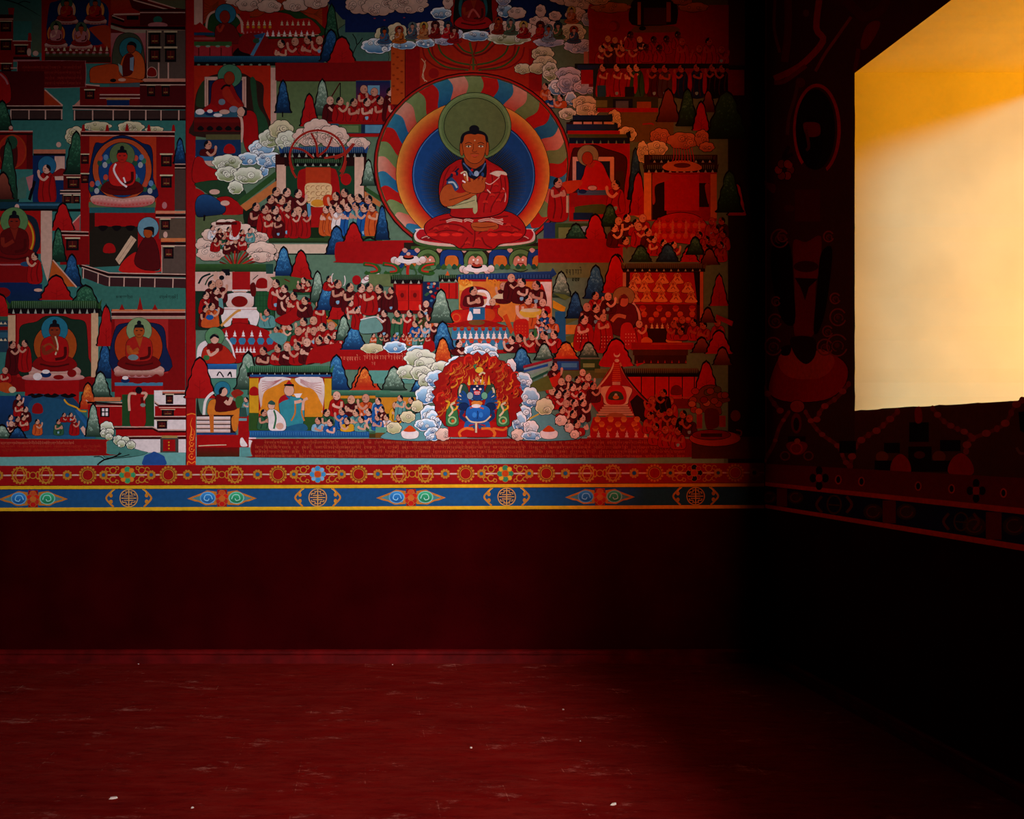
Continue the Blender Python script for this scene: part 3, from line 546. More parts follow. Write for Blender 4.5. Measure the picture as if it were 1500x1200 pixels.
N('inscription_panel', 'plain red panel left of the throne'); b([1140, 990, 1145, 930, 1170, 905, 1300, 903, 1800, 903, 1800, 1060, 1180, 1060, 1150, 1045], 'R')
F(270, 360, .19333)
N('painted_wall'); r(85, 140, 660, 205, '2c4a24', '182a14'); r(85, 200, 690, 350, 'b8928a'); r(85, 345, 690, 640, '10241a'); r(540, 350, 680, 620, '1c4426')
for i in range(6): l([550 + i*24, 350, 550 + i*24, 610], 3, '122e1a'); l([545, 380 + i*40, 680, 380 + i*40], 3, '122e1a')
b([548, 320, 552, 265, 590, 245, 628, 265, 630, 320], '7a080a'); r(620, 140, 675, 215, '1c3a34'); r(630, 225, 690, 350, 'P')
k([110, 290, 140, 240, 200, 215], 14, '101c1c'); k([160, 300, 185, 250, 230, 220], 10, '1c3020'); r(285, 180, 345, 210, 'K')
for i in range(8): e(240 + (i % 4)*45, 215 + (i//4)*30, 20, 18, ['P', 's', 'K'][i % 3])
N('painted_stupa', 'white stupa with a red dome panel'); r(365, 330, 480, 350, 'W'); r(375, 345, 470, 370, 'P'); r(365, 200, 500, 335, '8a0c10'); b([330, 370, 400, 358, 450, 358, 515, 370, 528, 410, 505, 470, 340, 470, 318, 410], 'W', 'P', o=3); e(420, 425, 62, 42, '6a0a0a'); r(300, 468, 550, 490, 'W', 'P'); b([300, 490, 550, 490, 552, 600, 510, 610, 480, 560, 370, 560, 350, 605, 300, 608], 'W'); l([300, 485, 550, 485], 4, 'Q'); k([280, 610, 340, 550, 400, 500, 430, 490], 18, 'b0783a'); r(365, 550, 485, 600, '8a0a0c')
l([520, 260, 560, 225], 6, 'D'); b([500, 300, 530, 280, 545, 320, 540, 380, 510, 380], '4a0608')
crowd([(210, 300), (265, 290)], 34, 'MM', 1, 430, .4); crowd([(165, 380), (245, 345)], 30, 'RM', 1, 520, .9); crowd([(165, 480), (210, 465)], 30, 'MO', 1, 615, 1)
N('painted_robe'); p([260, 400, 290, 400, 300, 480, 265, 460], 'T'); b([140, 560, 200, 540, 260, 580, 260, 615, 140, 620], 'O'); e(195, 545, 30, 20, 'B')
# offerings front
N('offering_table', 'red heaped offering table with white cones and blue bowls'); b([280, 640, 350, 610, 380, 590, 450, 590, 540, 610, 640, 650, 700, 720, 720, 760, 540, 840, 380, 890, 360, 760, 300, 660], 'R', o=3)
cones(320, 578, 690, 5, 50, 'W'); bowls(370, 650, 750, 5, 60, '2a6080', '2a6080'); cones(400, 530, 812, 6, 48, 'W'); bowls(400, 620, 840, 7, 30, 'r', '8a1c12'); l([390, 760, 640, 760], 5, '7a1a18')
mk(628, 508, 27, 620, 'T', -1, 1, 'kneeling_person', w=1.3)
N('painted_people'); mk(700, 640, 26, 700, 'T', -1, 1, 'kneeling_person'); mk(755, 610, 30, 740, 'O', 1, 1, 'courtier'); mk(800, 620, 26, 720, 'G', -1, 1, 'courtier')
N('painted_robe'); b([640, 680, 720, 660, 780, 690, 760, 740, 720, 750], 'T'); e(720, 565, 35, 14, 's')
N('painted_teacher', 'teacher with a green halo on an arched white backed seat'); b([95, 870, 100, 780, 130, 735, 180, 720, 160, 780, 110, 870], 'W'); e(232, 690, 72, 70, '4a7450', o=3); k([320, 700, 360, 760, 385, 860], 14, 'W'); b([130, 860, 150, 780, 220, 745, 300, 760, 360, 820, 380, 890, 130, 890], '961c10', o=3); b([170, 760, 220, 735, 290, 750, 280, 800, 200, 800], '5a0608'); k([180, 790, 200, 830, 250, 800, 250, 780], 22, 's'); e(232, 708, 32, 36, 's', o=3); b([198, 690, 230, 672, 262, 690, 260, 705, 230, 690, 200, 710], 'K')
e(170, 850, 24, 20, '2c5a30')
F(270, 360, .19333)
N('painted_wall'); p([970, 380, 1170, 560, 1170, 600, 1140, 620, 960, 420], '1e3c22'); p([1040, 500, 1160, 600, 1130, 640, 1050, 540], 'b0601c')
r(820, 345, 960, 375, '1e4026'); ring(966, 375, 15, 26, 7, 'W', -90, 90); p([650, 240, 780, 230, 960, 260, 830, 340, 760, 350], '38502c'); l([760, 255, 800, 275], 8, '5a0a0a')
crowd([(905, 265), (940, 290), (870, 310)], 24, 'RRM', -1, 350)
mk(695, 290, 34, 480, 'R', -1, 1); mk(760, 330, 32, 520, 'M', -1, 1); N('painted_tree'); crowd([(795, 420), (830, 385)], 32, 'MR', -1, 560, .8)
N('painted_robe'); b([690, 560, 800, 500, 900, 400, 960, 420, 940, 500, 880, 540, 800, 600, 740, 600], 'R', o=3)
mk(915, 420, 32, 540, 'M', -1, 1); mk(1022, 445, 30, 620, 'R', -1, .0); crowd([(905, 580), (980, 570)], 34, 'RR', -1, 700, .5); crowd([(865, 650), (985, 650), (1050, 620), (1115, 610)], 34, 'RRRR', -1, 760, .4); crowd([(930, 730), (1020, 720), (1085, 715), (1150, 685)], 32, 'RRMR', -1, 790, .5)
crowd([(600, 800), (710, 780), (780, 770), (855, 765)], 33, 'MRMR', -1, 900, .7); mk(930, 735, 34, 890, 'M', -1, 0); N('painted_robe'); b([960, 790, 1050, 760, 1180, 740, 1200, 790, 1100, 800, 1080, 880, 960, 890, 920, 900], 'R')
tree(1010, 205, 430, 100, 'g'); tree(1085, 280, 490, 150, 'b'); tree(1160, 410, 560, 120, 'r'); tree(1205, 540, 720, 110, 'g'); tree(1285, 620, 790, 180, 'b')
N('painted_plant'); b([500, 500, 520, 495, 530, 490], 'D')
tree(490, 810, 1130, 160, 'g')
# procession right of it
crowd([(1100, 255)], 26, 'R', 1, 340); mk(1165, 295, 34, 460, 'M', 1, 1); crowd([(1255, 320), (1340, 325), (1405, 320)], 35, 'MRM', 1, 500); mk(1475, 335, 38, 500, 'R', -1, 1)
N('painted_drum'); ring(1130, 255, 14, 40, 7, 'W', 120, 270); N('painted_drum'); ring(1205, 265, 14, 40, 7, 'W', -60, 90); N('painted_drum'); e(1305, 262, 33, 36, '8a0a10'); N('painted_conch'); b([1340, 270, 1380, 230, 1440, 200, 1480, 210, 1460, 235, 1400, 270, 1360, 290], 'W'); ring(1460, 215, 20, 16, 6, '2a3a28'); ring(1380, 250, 20, 16, 6, 'r')
mk(1262, 440, 24, 520, 'R', 1, 1); mk(1312, 490, 26, 630, 'R', 1, 1, arm=0); N('painted_robe'); k([1300, 510, 1240, 510, 1250, 560], 16, 's'); k([1330, 510, 1365, 520, 1355, 580], 16, 's')
N('inscription_panel', 'red panel with a short gold inscription line'); p([1040, 790, 1800, 790, 1800, 940, 1220, 940, 1150, 860, 1030, 900], 'R'); script(1180, 1640, 845, 40, 'b4604a', .7); script(1400, 1450, 890, 30, 'a05040', .7)
F(270, 520, .19333)
N('painted_fence'); r(110, 70, 400, 110, '245a94', '16386a'); r(150, 110, 395, 178, 'W'); k([250, 160, 270, 130, 300, 170], 10, 'K'); k([330, 160, 350, 130, 360, 170], 10, 'K'); l([200, 180, 400, 178], 7, 'D'); r(110, 180, 480, 320, '3c6a5c')
tree(120, 30, 330, 200, 'r'); tree(480, -10, 265, 175, 'g'); tree(1150, 10, 270, 180, 'b'); tree(1365, 80, 275, 210, 'o')
N('painted_teacher', 'maroon teacher with a blue halo sitting on a stack of white books'); b([100, 320, 120, 420, 140, 460, 95, 460], '141c14'); k([150, 460, 160, 360, 190, 310, 225, 285], 20, 'W'); e(290, 260, 60, 58, '1f6078', o=3); b([240, 320, 290, 300, 340, 330, 420, 380, 400, 440, 240, 440], '4a0608', o=3); b([190, 460, 190, 360, 240, 340, 240, 430, 380, 420, 420, 400, 400, 560, 360, 560, 360, 460], 'b0601c', o=3); k([310, 350, 340, 370, 360, 320], 28, 's'); e(297, 280, 32, 34, 's', o=3); b([265, 270, 280, 250, 310, 248, 290, 265, 285, 290, 268, 300], 'K')
b([355, 290, 400, 260, 450, 285, 430, 310, 390, 330], '7a1c12'); b([390, 330, 430, 310, 450, 340, 430, 400, 400, 400], '2a5028'); mk(470, 340, 20, 470, 'T', -1, 1, 'courtier'); N('painted_stand'); r(410, 460, 510, 700, 'R'); p([425, 400, 470, 400, 480, 470, 415, 470], '24403a'); r(415, 480, 475, 500, '5a8088')
N('painted_books', 'stack of white wrapped books')
r(95, 455, 390, 600, '2a1010')
for i in range(4): r(95, 468 + i*32, 350, 492 + i*32, 'W', 'P')
p([190, 450, 225, 450, 225, 590, 200, 590], 'a8541a'); b([360, 480, 400, 440, 420, 400, 405, 560, 370, 570], 'b0601c'); r(95, 590, 395, 606, '16305a'); r(95, 606, 415, 700, '8a080a'); r(95, 700, 420, 770, '5a0608', '3a1808'); k([110, 690, 200, 685, 320, 682], 7, 'C')
N('painted_ground'); r(425, 700, 510, 770, '4c7c7c'); b([425, 640, 440, 625, 455, 645, 480, 690, 430, 690], 'W'); r(490, 625, 545, 700, 'W')
N('painted_pavilion', 'yellow and white pavilion with green tiled roof over a noble holding a bowl'); r(490, 160, 1120, 580, '26401a'); r(495, 175, 575, 440, 'Y'); r(1060, 180, 1115, 450, 'Y'); r(565, 160, 580, 560, 'R'); r(1048, 160, 1062, 450, 'R'); r(580, 180, 1048, 470, 'b06c18'); r(490, 160, 1120, 178, 'r'); b([500, 305, 500, 260, 530, 240, 562, 260, 565, 305], '8a0a0c')
b([580, 180, 810, 180, 700, 240, 620, 270, 600, 380, 580, 400], 'W', 'P'); b([840, 180, 1048, 180, 1048, 430, 1030, 400, 1010, 310, 930, 270], 'W', 'P')
for i in range(5): k([590, 200 + i*20, 660, 205 + i*8, 740, 185], 4, 'Q'); k([880, 185 + i*6, 960, 215 + i*10, 1040, 210 + i*22], 4, 'Q')
b([590, 380, 610, 280, 700, 230, 790, 190, 900, 240, 970, 260, 1020, 330, 1020, 440, 600, 460], 'b86c18')
roofband(490, 1110, 85, 165, '2c5c40', '143020'); r(500, 150, 1110, 168, '1c3c6a')
N('painted_noble', 'noble in a teal robe and black hat holding a white bowl'); b([720, 350, 770, 310, 830, 320, 900, 340, 910, 430, 900, 520, 870, 550, 790, 550, 740, 480], '28707e', o=4); b([715, 370, 730, 320, 790, 295, 800, 330, 750, 350], '8a0a14'); p([770, 310, 800, 310, 800, 345], '1c4a7c'); k([840, 350, 840, 440, 810, 500], 12, 'a05a1c'); k([910, 340, 890, 430, 910, 500], 12, 'a05a1c'); e(795, 270, 38, 42, 's', o=3); p([755, 235, 760, 222, 830, 222, 835, 240], 'K'); p([770, 222, 795, 190, 820, 222], '8a0a14'); k([835, 360, 870, 355, 890, 345], 24, 's'); k([900, 420, 905, 350, 935, 330], 20, 's'); p([830, 295, 895, 292, 875, 325, 850, 325], 'W'); b([780, 545, 900, 520, 930, 570, 770, 575], '1c4a6a')
mk(605, 440, 28, 565, 'G', 1, .5, 'courtier'); N('attendant', 'attendant in a white robe with green trim'); b([630, 430, 665, 410, 710, 430, 765, 500, 760, 570, 650, 570, 640, 490], 'W', o=3); k([680, 420, 695, 480, 680, 560], 14, '2a5a3c'); e(662, 385, 26, 28, 's', o=3); b([635, 370, 660, 345, 690, 365, 680, 380], '24403a'); e(725, 540, 30, 26, 's')
N('painted_bench'); r(495, 575, 1400, 625, '1c4c84', '14406a'); r(1400, 590, 1560, 630, '2c4a2a')
for i in range(50): l([505 + i*18, 585, 505 + i*18, 610], 3, '3a6c94')
N('painted_wall'); r(1115, 268, 1560, 310, '3c6a54', '1c3c2c'); r(1115, 310, 1560, 440, 'a86818'); r(1180, 330, 1560, 580, '30401c')
crowd([(1155, 310), (1265, 340), (1375, 330)], 34, 'RMO', -1, 460, .1); mk(1470, 335, 28, 440, 'E', -1, '5a0a08', 'courtier'); mk(1080, 440, 30, 560, 'G', 1, 1, 'courtier')
crowd([(1195, 430), (1300, 440), (1395, 435)], 30, 'BTB', -1, 560, 1, 'courtier'); crowd([(1015, 500), (1105, 515), (1235, 500), (1340, 490), (1430, 495), (1490, 410)], 28, ['E', 'B', 'Y', 'T', 'G', 'E'], -1, 578, 1, 'courtier')
N('painted_bank'); r(1400, 545, 1560, 580, '4c7c6a'); r(1400, 600, 1560, 628, '3a2a10')
# bottom inscription
F()
N('inscription_panel', 'long dark red panel with four lines of gold script under the painting'); b([368, 658, 371, 646, 380, 643, 600, 643, 1005, 643, 1012, 650, 1012, 662, 1005, 670, 600, 671, 378, 670, 371, 668], '6a0608', o=1, oc='8a4028')
for i, Y in enumerate((647, 654, 660.5, 667)): script(388 if i == 0 else 374, 1004, Y, 4.8, '98482a', .38, .12)
F(); N('painted_ground'); r(1012, 640, 1119, 672, '3c1808')
# ---- top centre ---
F(520, 0, .24)
N('painted_sky'); r(-60, -850, 1250, 200, '0e1c4a'); r(1130, 0, 1500, 120, '10204a')
for X, Y in ((120, 115), (180, 125), (210, 160), (300, 110)): e(X, Y, 7, 4, '8a2a3a')
N('painted_gateway', 'red gateway behind the fan of stems'); r(390, 200, 1140, 600, '901c0c'); r(0, 375, 225, 490, 'r'); r(220, 290, 305, 640, 'a03a12'); r(303, 285, 395, 640, '7a080a'); l([305, 290, 305, 600], 4, '3a0404'); r(1060, 300, 1140, 560, '7a0a0a')
for i in range(12): e(235 + (i % 3)*25, 330 + i*22, 9, 6, '7a2408')
k([405, 360, 430, 400, 410, 470, 440, 500], 5, 'b08a6c'); k([430, 370, 415, 440, 425, 500], 4, 'b08a6c'); e(480, 450, 32, 32, '7a0a0c')
N('painted_stems', 'fan of dark red and green stems')
for g_ in (-1, 1):
    X0 = 722
    for q, c, w in (([0, 330, 60, 310, 110, 250], '30401c', 11), ([0, 345, 70, 325, 140, 260], '5a0a0a', 11), ([0, 400, 110, 380, 190, 330, 215, 270], '30401c', 11), ([20, 420, 140, 395, 235, 350, 255, 280], '6a0a0a', 11), ([30, 430, 170, 410, 250, 350, 280, 285], '30401c', 11), ([50, 432, 200, 420, 290, 360, 310, 290], '6a0a0a', 9)):
        k([X0 + g_*v if i % 2 == 0 else v for i, v in enumerate(q)], w, c)
k([700, 260, 708, 300, 720, 340, 722, 430], 14, '40401c'); k([745, 260, 735, 300, 722, 340], 10, '6a0a0a'); k([700, 430, 705, 380, 720, 350, 738, 380, 745, 430], 7, '6a1a0a')
# deity in red frame at the top
N('painted_niche', 'dark niche with red frame at the top of the painting'); b([590, 190, 585, 60, 600, -60, 840, -60, 870, 40, 850, 150, 800, 190, 650, 195], '7a0a0a', o=4); b([610, 180, 605, 40, 640, -60, 810, -60, 835, 60, 830, 170, 720, 200], '141210'); e(720, 80, 90, 110, '0c1a22'); k([650, -10, 640, 60, 660, 120], 18, '1c4a50'); k([790, -10, 800, 60, 780, 120], 18, '1c4a50')
deity(722, 40, 34, '1c3030', None, '6a0a0c', '7a2410', 0, '8a0c10'); N('painted_ribbons'); k([690, 110, 720, 60, 760, 110], 12, 'a0403a'); k([685, 120, 760, 130], 12, '7a0a0c')
cloud(-60, -30, 120, 90, 'p', 5); cloud(40, -10, 250, 100, 'p', 6); cloud(200, -30, 450, 85, 'p', 7)
cloud(460, 45, 590, 120, 'b', 4); cloud(535, -30, 600, 60, 'p', 2); cloud(865, 20, 960, 110, 'b', 4); cloud(930, 45, 1045, 118, 'p', 3); cloud(860, -40, 950, 40, 'l', 3); cloud(1180, -60, 1420, 35, 'p', 6); cloud(1270, -30, 1500, 60, 'p', 6)
cloud(120, 165, 230, 270, 'c', 2); cloud(190, 140, 320, 270, 'c', 3); cloud(320, 140, 440, 250, 'p', 3); cloud(400, 125, 600, 260, 'p', 3); cloud(540, 170, 660, 250, 'l', 3); cloud(35, 235, 230, 332, 'b', 5); cloud(225, 250, 380, 305, 'b', 4); cloud(370, 235, 490, 295, 'b', 4); cloud(480, 225, 620, 280, 'l', 4); cloud(650, 188, 830, 255, 'b', 5)
cloud(815, 125, 960, 240, 'p', 3); cloud(900, 130, 1090, 220, 'p', 3); cloud(1060, 130, 1290, 250, 'p', 4); cloud(805, 190, 1080, 278, 'v', 5); cloud(1240, 140, 1410, 260, 'c', 4); cloud(1085, 230, 1280, 290, 'l', 5); cloud(1270, 240, 1470, 330, 'l', 6); cloud(1180, 70, 1260, 130, 'p', 3); cloud(1280, 45, 1410, 140, 'p', 4); cloud(1380, 80, 1460, 165, 'l', 3); cloud(1060, 100, 1190, 160, 'p', 4); cloud(1100, 30, 1165, 110, 'p', 2)
for i, (X, Y) in enumerate([(180, 220), (270, 215), (350, 190), (420, 190), (490, 185), (568, 185), (875, 160), (950, 165), (1028, 185), (1130, 185), (1238, 190), (1335, 215), (1180, 205), (1320, 95), (605, 215)]):
    c = ['2a4a6a', '9a4a14', '3a4a5a', 'a0643a', '6a0a0c', '9a0c18', '6a1a10', '3a4a3a', '7a0a10', '8a1010', '3a5030', '2a3a50', '6a7a90', '9a4a24', '7a0a10'][i]
    deity(X, Y, 13, ['1a2a3a', '7a2a14', '4a5a60', 'a08040', '3a1014'][i % 5], None, c, 'S' if i % 3 else 'd', 0, c, name='small_deity')
# cloud column down the right
for a in ((1075, 285, 1215, 380, 'c', 4), (1085, 340, 1230, 440, 'c', 6), (970, 390, 1080, 455, 'c', 3), (1060, 385, 1170, 455, 'c', 4), (1140, 380, 1240, 500, 'v', 6), (1220, 410, 1380, 500, 'l', 4), (1170, 485, 1330, 590, 'b', 4), (1230, 450, 1390, 580, 'l', 8), (1330, 490, 1460, 580, 'l', 3), (1280, 560, 1350, 650, 'b', 2), (1320, 585, 1480, 680, 'c', 5), (1340, 630, 1500, 720, 'c', 7), (1240, 660, 1350, 735, 'v', 4)): cloud(*a)
F(540, 90, .25833)
# people peeking between
crowd([(1000, 145), (1030, 205), (1085, 210)], 20, 'OBO', -1, 265, 1)
# ---------------- great teacher ----------------
GT = N('nimbus', 'round rainbow nimbus behind the great teacher')
e(589, 590, 562, 526, '2a0406'); e(589, 590, 555, 519, '8c1410'); e(588, 589, 543, 508, '30301a'); e(588, 588, 536, 501, 'b06a50')
SEG = [('68784c', '505c30'), ('9c1410', '8a0c0c'), ('2a6884', '123e66'), ('b87c6c', '9c2414')]
for i in range(36):
    c1, c2 = SEG[i % 4]; A = i*10 - 90
    out, inn = [], []; n = 8
    for j in range(n + 1):
        t = j / n; q = 1 - t; rx = 536*q + 425*t; ry = 501*q + 400*t; cx = 588*q + 590*t; cy = 588*q + 635*t
        sw = 2.2*sin(t*pi*1.5)
        a0, a1 = math.radians(A - 5 + sw), math.radians(A + 5 + sw)
        out.append((cx + rx*cos(a0), cy + ry*sin(a0))); inn.append((cx + rx*cos(a1), cy + ry*sin(a1)))
    z1, z2 = paint(c1), paint(c2)
    cl = [tuple(z1[m]*(1-j/n) + z2[m]*(j/n) for m in range(4)) for j in range(n + 1)]
    for j in range(n):
        prim([out[j], out[j+1], inn[j+1], inn[j]], c1, cols=[cl[j], cl[j+1], cl[j+1], cl[j]])
def egg(cx, cy, rx, ry, col, c2): 
    n = 60; P = [(cx + rx*cos(2*pi*i/n), cy + ry*sin(2*pi*i/n)) for i in range(n)]
    prim(P, col)
OR = N('nimbus_ring', 'orange band', GT); egg(590, 640, 437, 418, '3a1008', 0)
for i in range(14):
    t = i / 13; A = (0xb8*(1-t) + 0x9a*t, 0x74*(1-t) + 0x14*t, 0x2c*(1-t) + 0x0c*t); egg(590 + 4*t, 640 + 10*t, 434 - 80*t, 415 - 82*t, '%02x%02x%02x' % tuple(int(v) for v in A), 0)
BL = N('nimbus_disc', 'deep blue disc with fine gold rays', GT); e(594, 650, 350, 330, '0a1634'); e(594, 650, 344, 324, '3a5a8c'); e(594, 650, 338, 318, '123466')
for t in range(9): e(594, 690 + t*3, 292 - t*11, 262 - t*9, ['11305e', '102b54', '0f264a', '0d2140', '0c1c36', '0b172c', '0b1222', '0b0e1a', '0a0a12'][t])
for i in range(150):
    A = 2*pi*i/150
    strip([(594 + 150*cos(A), 720 + 150*sin(A)), (594 + 300*cos(A + .03), 700 + 262*sin(A + .03))], 1.6, '3a3a44' if i % 2 else '16386c')
HL = N('halo', 'pale green halo behind the head'); e(600, 372, 208, 193, '1c2414'); e(600, 372, 204, 189, '66784c', '52623a'); e(600, 374, 190, 176, '586a42', '44542e'); e(600, 372, 176, 162, '1c2414'); e(600, 372, 172, 158, '525c36', '464e2e')
ST = N('seated_teacher', 'great teacher in red robes seated cross-legged, hands at the chest')
TH = N('throne', 'lotus throne with arched niches'); r(200, 1030, 960, 1170, '20140e'); r(240, 1050, 980, 1075, '30481c')
for i, X in enumerate((240, 335, 470, 605, 745, 860, 965)):
    if i % 2: e(X, 1130, 66, 62, '4a6034', o=4); e(X, 1135, 46, 44, '2c3c1c'); b([X - 36, 1160, X - 36, 1120, X - 15, 1105, X, 1118, X + 15, 1105, X + 36, 1120, X + 36, 1160], 'b06a58'); e(X - 12, 1128, 6, 6, 'W'); e(X + 12, 1128, 6, 6, 'W'); l([X - 18, 1148, X + 18, 1148], 7, 'r')
    else: b([X - 66, 1165, X - 60, 1090, X - 30, 1072, X + 30, 1072, X + 60, 1090, X + 66, 1165, X + 40, 1165, X + 36, 1110, X - 36, 1110, X - 40, 1165], '122a60', o=4); b([X - 34, 1160, X - 30, 1112, X, 1102, X + 30, 1112, X + 34, 1160], 'a8541c')
for X in (205, 275, 400, 540, 680, 800, 925, 985): b([X - 16, 1070, X, 1060, X + 16, 1072, X, 1088], 'b07a70')
for i in range(26): b([230 + i*30, 1170, 245 + i*30, 1150, 262 + i*30, 1170, 246 + i*30, 1182], ['30481c', '4a6a4a', '1c3a2a'][i % 3])
CU = N('cushion', 'white edged red lotus cushion'); b([250, 1010, 265, 970, 320, 950, 600, 930, 880, 950, 930, 965, 948, 1005, 930, 1035, 800, 1062, 600, 1075, 380, 1062, 275, 1040], '2c4420', o=4); b([258, 1000, 270, 965, 320, 950, 880, 950, 930, 962, 942, 1000, 915, 1030, 760, 1050, 440, 1052, 290, 1030], 'W', 'P'); b([270, 995, 280, 965, 330, 955, 600, 980, 880, 955, 925, 965, 930, 995, 890, 1025, 700, 1040, 500, 1040, 310, 1020], '94101a')
for X in (330, 365, 840, 880, 450, 760): b([X - 40, 1010, X - 10, 990, X + 20, 1000, X + 30, 1020], '6a0810'); k([X - 30, 1005, X, 995, X + 25, 1008], 5, 'P')
use(ST)
b([318, 935, 370, 890, 470, 865, 560, 880, 640, 880, 740, 850, 830, 875, 882, 935, 880, 985, 830, 1020, 740, 1040, 700, 1066, 600, 1060, 520, 1062, 480, 1040, 400, 1020, 335, 990], '880b0d', o=5)
for q in ([340, 960, 420, 925, 520, 935, 590, 985], [350, 985, 440, 960, 540, 975], [860, 960, 780, 925, 690, 935, 620, 980], [850, 985, 760, 965, 670, 985], [600, 950, 600, 1010, 590, 1055], [560, 1000, 540, 1040, 520, 1060], [640, 1000, 660, 1040, 700, 1062], [400, 905, 500, 890, 580, 915], [790, 880, 700, 890, 650, 915]): k(q, 8, '5c0608')
for q in ([440, 912, 480, 900, 530, 908], [540, 908, 560, 900, 590, 910], [620, 910, 680, 900, 760, 925], [690, 895, 730, 905, 760, 900]): k(q, 14, 'P'); k(q, 4, '7a2a28')
for X in (360, 430, 500, 780, 840, 700): e(X, 985, 30, 10, 'b41a14')
b([585, 920, 640, 915, 720, 920, 730, 950, 680, 962, 610, 965, 585, 945], '8a3a18', o=3); k([590, 940, 650, 945, 720, 935], 4, '4a1408')
b([530, 560, 470, 585, 425, 625, 402, 690, 400, 770, 420, 820, 465, 840, 470, 880, 600, 890, 730, 870, 780, 820, 792, 740, 785, 660, 750, 610, 690, 575, 650, 555, 600, 600], '800a0c', o=5)
b([650, 600, 720, 600, 780, 650, 790, 740, 782, 810, 740, 850, 680, 870, 620, 870, 610, 790, 640, 720, 660, 680], '880c0e')
for q in ([690, 620, 700, 700, 660, 800, 650, 860], [740, 640, 750, 730, 700, 820, 690, 860], [770, 660, 775, 740, 750, 800], [660, 700, 620, 780, 615, 840], [640, 740, 700, 750, 770, 740], [460, 600, 430, 660, 415, 740], [500, 600, 470, 640, 460, 690]): k(q, 7, '5c0608')
b([685, 640, 720, 625, 770, 630, 782, 650, 750, 645, 735, 658, 700, 645], 'b4a090'); k([740, 660, 690, 700, 660, 690], 5, 'P'); k([760, 720, 775, 760, 770, 800], 5, 'P'); k([670, 730, 690, 750], 6, 'P')
b([440, 700, 460, 660, 490, 680, 510, 720, 480, 740], '1c3458'); k([450, 690, 480, 690, 500, 720], 10, '8a98a0'); k([440, 680, 470, 650, 510, 610], 10, '0c1028')
b([445, 825, 500, 800, 560, 788, 605, 760, 610, 800, 600, 830, 540, 835, 470, 838], '8a8460', o=3); k([470, 825, 540, 808, 600, 790], 4, '4a4a30'); b([595, 820, 612, 800, 615, 850, 600, 868, 590, 850], '8a8460')
b([402, 770, 425, 715, 465, 700, 490, 740, 530, 750, 590, 720, 640, 700, 655, 720, 620, 750, 540, 790, 470, 822, 420, 818], '8a3a16', o=3)
k([455, 790, 540, 765, 610, 735], 4, '4a1808')
b([528, 700, 560, 690, 620, 670, 650, 680, 660, 715, 640, 745, 590, 750, 545, 735], '8a3a16', o=3)
for q in ([560, 690, 545, 660, 540, 640], [585, 685, 580, 655, 585, 635], [610, 680, 610, 655, 605, 640], [630, 680, 640, 655, 645, 645], [650, 690, 655, 670, 662, 662]): k(q, 17, '4a1808'); k(q, 13, '8f4018')
l([540, 640, 545, 652], 10, 'W'); l([548, 690, 530, 680], 8, 'W')
b([528, 575, 545, 555, 600, 600, 650, 555, 665, 600, 660, 660, 630, 650, 600, 670, 560, 650, 540, 620], '0a0c18', o=3); k([535, 580, 575, 625, 600, 650, 640, 620, 660, 580], 8, '3a4a70'); e(610, 640, 14, 16, '7a8aa0'); e(585, 620, 8, 8, 'R'); k([520, 640, 550, 630, 560, 680], 8, 'C')
for X, Y in ((720, 700), (700, 760), (735, 790), (660, 800), (440, 940), (520, 960), (690, 960), (790, 930), (480, 640), (760, 740), (830, 960), (380, 950), (620, 1010), (560, 1030)):
    b([X - 16, Y + 4, X - 4, Y - 10, X + 14, Y - 4, X + 10, Y + 10], '9c1a14'); k([X - 12, Y + 12, X, Y + 6, X + 14, Y + 12], 4, '5c0608')
for X, Y in ((560, 585), (640, 590), (575, 640), (645, 645), (500, 640), (470, 650)): e(X, Y, 8, 12, '1c3460' if X % 2 else '10142c')
HD = N('head', 'brown face with black hair and top knot', ST)
b([548, 540, 650, 540, 655, 575, 625, 600, 600, 612, 570, 600, 545, 575], '7c3010')
e(527, 495, 11, 44, '84360f', o=3); e(669, 495, 11, 44, '84360f', o=3)
b([530, 440, 548, 412, 600, 402, 648, 412, 664, 440, 662, 500, 648, 548, 625, 574, 600, 582, 572, 574, 548, 548, 534, 500], '8c3a14', o=3)
e(597, 388, 29, 23, 'K'); b([520, 470, 522, 430, 545, 405, 600, 392, 650, 404, 674, 432, 674, 465, 662, 455, 655, 425, 620, 416, 600, 420, 575, 416, 545, 425, 535, 458], 'K')
for g_ in (-1, 1):
    k([600 + g_*16, 470, 600 + g_*35, 464, 600 + g_*54, 472], 4, '2a0c06'); e(600 + g_*35, 486, 15, 5, 'C'); e(600 + g_*35, 486, 5, 5, 'K'); k([600 + g_*18, 482, 600 + g_*35, 478, 600 + g_*54, 486], 3, '2a0c06')
k([594, 472, 592, 500, 586, 512, 600, 518, 613, 512], 4, '5a1c0a'); k([580, 534, 600, 540, 620, 534], 6, '9a3024'); k([588, 545, 600, 548, 612, 545], 3, '5a1c0a'); k([575, 528, 600, 524, 625, 528], 3, '4a1808'); e(600, 452, 4, 4, 'C')
